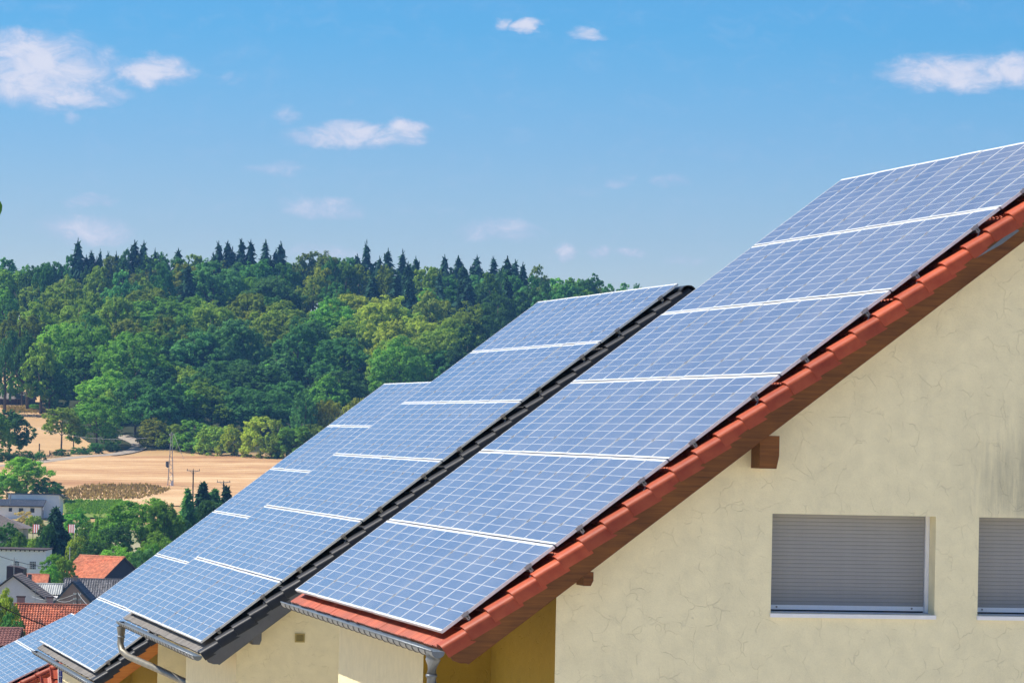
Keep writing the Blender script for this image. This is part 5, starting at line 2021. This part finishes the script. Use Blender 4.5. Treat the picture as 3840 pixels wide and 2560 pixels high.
gp, gt = ground(147, 1694)
gr = empty('gate_post', gp, -YAW)
tag(gr, 'thick weathered gate post at the foot of the dry meadow', 'post')
MB().tube([(0, 0, 0), (.03, 0, 1.2), (0, 0, 2.15)], [.20, .16, .19], 7).build('post', MATS['post_wood'], gr)
MB().tube([(.05, 0, .55), (1.25, 0, .35), (1.3, 0, -.1)], .06, 5).build('rail', MATS['post_wood'], gr)
gp, gt = ground(192, 1712)
gr = empty('field_gate', gp, -YAW)
tag(gr, 'small wooden field gate left of the olive meadow tree', 'gate')
for x in (-.4, 1.3):
    MB().box(x - .09, x + .09, -.09, .09, 0, 1.5).build('post', MATS['post_wood'], gr)
for z in (.5, 1.2):
    MB().box(-.31, 1.21, -.05, .05, z, z + .12).build('rail', MATS['post_wood'], gr)
MB().obox((-.31, -.04, .62), (1.52, 0, .58), (0, .08, 0), (0, 0, .1)).build('brace', MATS['post_wood'], gr)


def cable(name, label, a, b, sag, r, mat, n=24):
    a, b = np.array(a), np.array(b)
    pts = []
    for i in range(n + 1):
        t = i / n
        p = a + (b - a) * t
        p[2] -= sag * 4 * t * (1 - t)
        pts.append(p - a)
    root = MB().tube(pts, r, 5).build(name, MATS[mat], None, True, a)
    tag(root, label, 'cable')


cable('power_cable', 'black cable sagging in front of the long red roof', at(-60, 2240, 150), at(330, 2392, 128), .12, .022, 'cable_black')
cable('thin_wire', 'thin wire crossing the white barn windows', at(-40, 2070, 500), at(175, 2125, 560), .25, .030, 'cable_black')
cable('pole_wire', 'pale wire sagging from the utility pole to the lavender gable', at(288, 2222, 470), at(120, 2235, 535), .6, .016, 'box_grey')
cable('lower_pole_wire', 'second pale wire below the first at the utility pole', at(288, 2238, 470), at(200, 2240, 530), .5, .016, 'box_grey')
cable('stay_wire', 'stay wire falling from the utility pole to the third roof', at(291, 2220, 470), at(330, 2268, 440), .1, .016, 'box_grey')
cable('overhead_line', 'faint overhead line across the trees beside the lane', at(140, 1606, 1010), at(560, 1640, 1010), 1.2, .03, 'box_grey')
cable('guy_wire', 'guy wire slanting down right of the lattice mast', at(652, 1625, 985), at(690, 1722, 985), .2, .045, 'box_grey')


# ------------------------------------------------------------------ tall dry grass between field and village
def tall_grass(name, label, rows, n, h, cls, mat):
    cen, nr, sz, dr = [], [], [], []
    for k in range(n):
        t = random.random()
        i = min(int(t * (len(rows) - 1)), len(rows) - 2)
        q = t * (len(rows) - 1) - i
        y = rows[i][0] * (1 - q) + rows[i + 1][0] * q
        xl = rows[i][1] * (1 - q) + rows[i + 1][1] * q
        xr = rows[i][2] * (1 - q) + rows[i + 1][2] * q
        x = random.uniform(xl, xr)
        b = CACHE_G(x, y)
        hh = h * random.uniform(.5, 1.2)
        cen.append((b[0], b[1], b[2] + hh * .5))
        nr.append((random.gauss(0, 1), -1.5 + random.gauss(0, .6), random.gauss(0, .4)))
        sz.append(hh * .28)
        dr.append((random.gauss(0, .25), random.gauss(0, .25), 1))
    me = quads_mesh(name, np.array(cen), np.array(nr), np.array(sz), MATS[mat], 2.0, np.array(dr))
    tag(link(name, me), label, cls, None, 'stuff')


def CACHE_G(x, y):
    # quick analytic ground lookup through a coarse table
    key = (round(x / 25), round(y / 3))
    if key not in CACHE:
        CACHE[key] = ground(key[0] * 25, key[1] * 3)[1]
    p = CAM + pix_dir(x, y) * CACHE[key]
    return (p[0], p[1], float(terrain(p[0], p[1])))


tall_grass('tall_dry_grass', 'tall brown dry grass between the stubble field and the village', [(1874, 190, 520), (1855, 200, 600), (1838, 260, 640), (1822, 330, 560)], 2200, 0.8, 'grass', 'leaf_dry')
tall_grass('green_grass', 'fresh green grass patch below the tall dry grass', [(1932, 250, 450), (1880, 240, 460)], 3500, .7, 'grass', 'leaf_bright')
tall_grass('meadow_grass', 'dry grass tufts on the bank below the meadow shed', [(1550, 30, 190), (1528, 0, 150)], 1500, .8, 'grass', 'leaf_dry')


# ------------------------------------------------------------------ a leaf of a tree beside the camera reaching into the frame
def near_leaf():
    a = at(-14, 785, 9.0)
    root = empty('leaf_twig', a, 0)
    tag(root, 'single dark leaf on a twig at the frame edge against the sky', 'leaf')
    ex, ez = rgt, upv
    s = 9.0 / FPX
    tw = MB().tube([-ex * 60 * s - ez * 20 * s, -ex * 25 * s - ez * 5 * s, ez * 2 * s], 2.0 * s, 5).build('twig', MATS['bark'], root)
    pts = [(0, -42), (12, -28), (21, -6), (22, 14), (15, 30), (6, 38), (-4, 20), (-6, -15)]
    v = [ex * x * s + ez * y * s + fwd * (0.004 * math.sin(y * .08)) for x, y in pts]
    MB().prism(v, fwd * .0006).build('blade', MATS['leaf_dark'], root)


near_leaf()

# ------------------------------------------------------------------ haze: the summer air of the valley
HAZE = 0.00009


def haze_box():
    m = bpy.data.materials.new('haze_air')
    m.use_nodes = True
    n = N(m.node_tree)
    vol = n('ShaderNodeVolumePrincipled', {'Color': (0.20, 0.50, 1.0, 1), 'Density': HAZE, 'Anisotropy': 0.0})
    n.t.links.new(vol.outputs[0], n('ShaderNodeOutputMaterial').inputs['Volume'])
    o = MB().box(-1600, 2300, -1000, 2700, -60, 115).build('haze', m)
    tag(o, 'thin bluish summer haze filling the valley', 'haze', None, 'stuff')


haze_box()
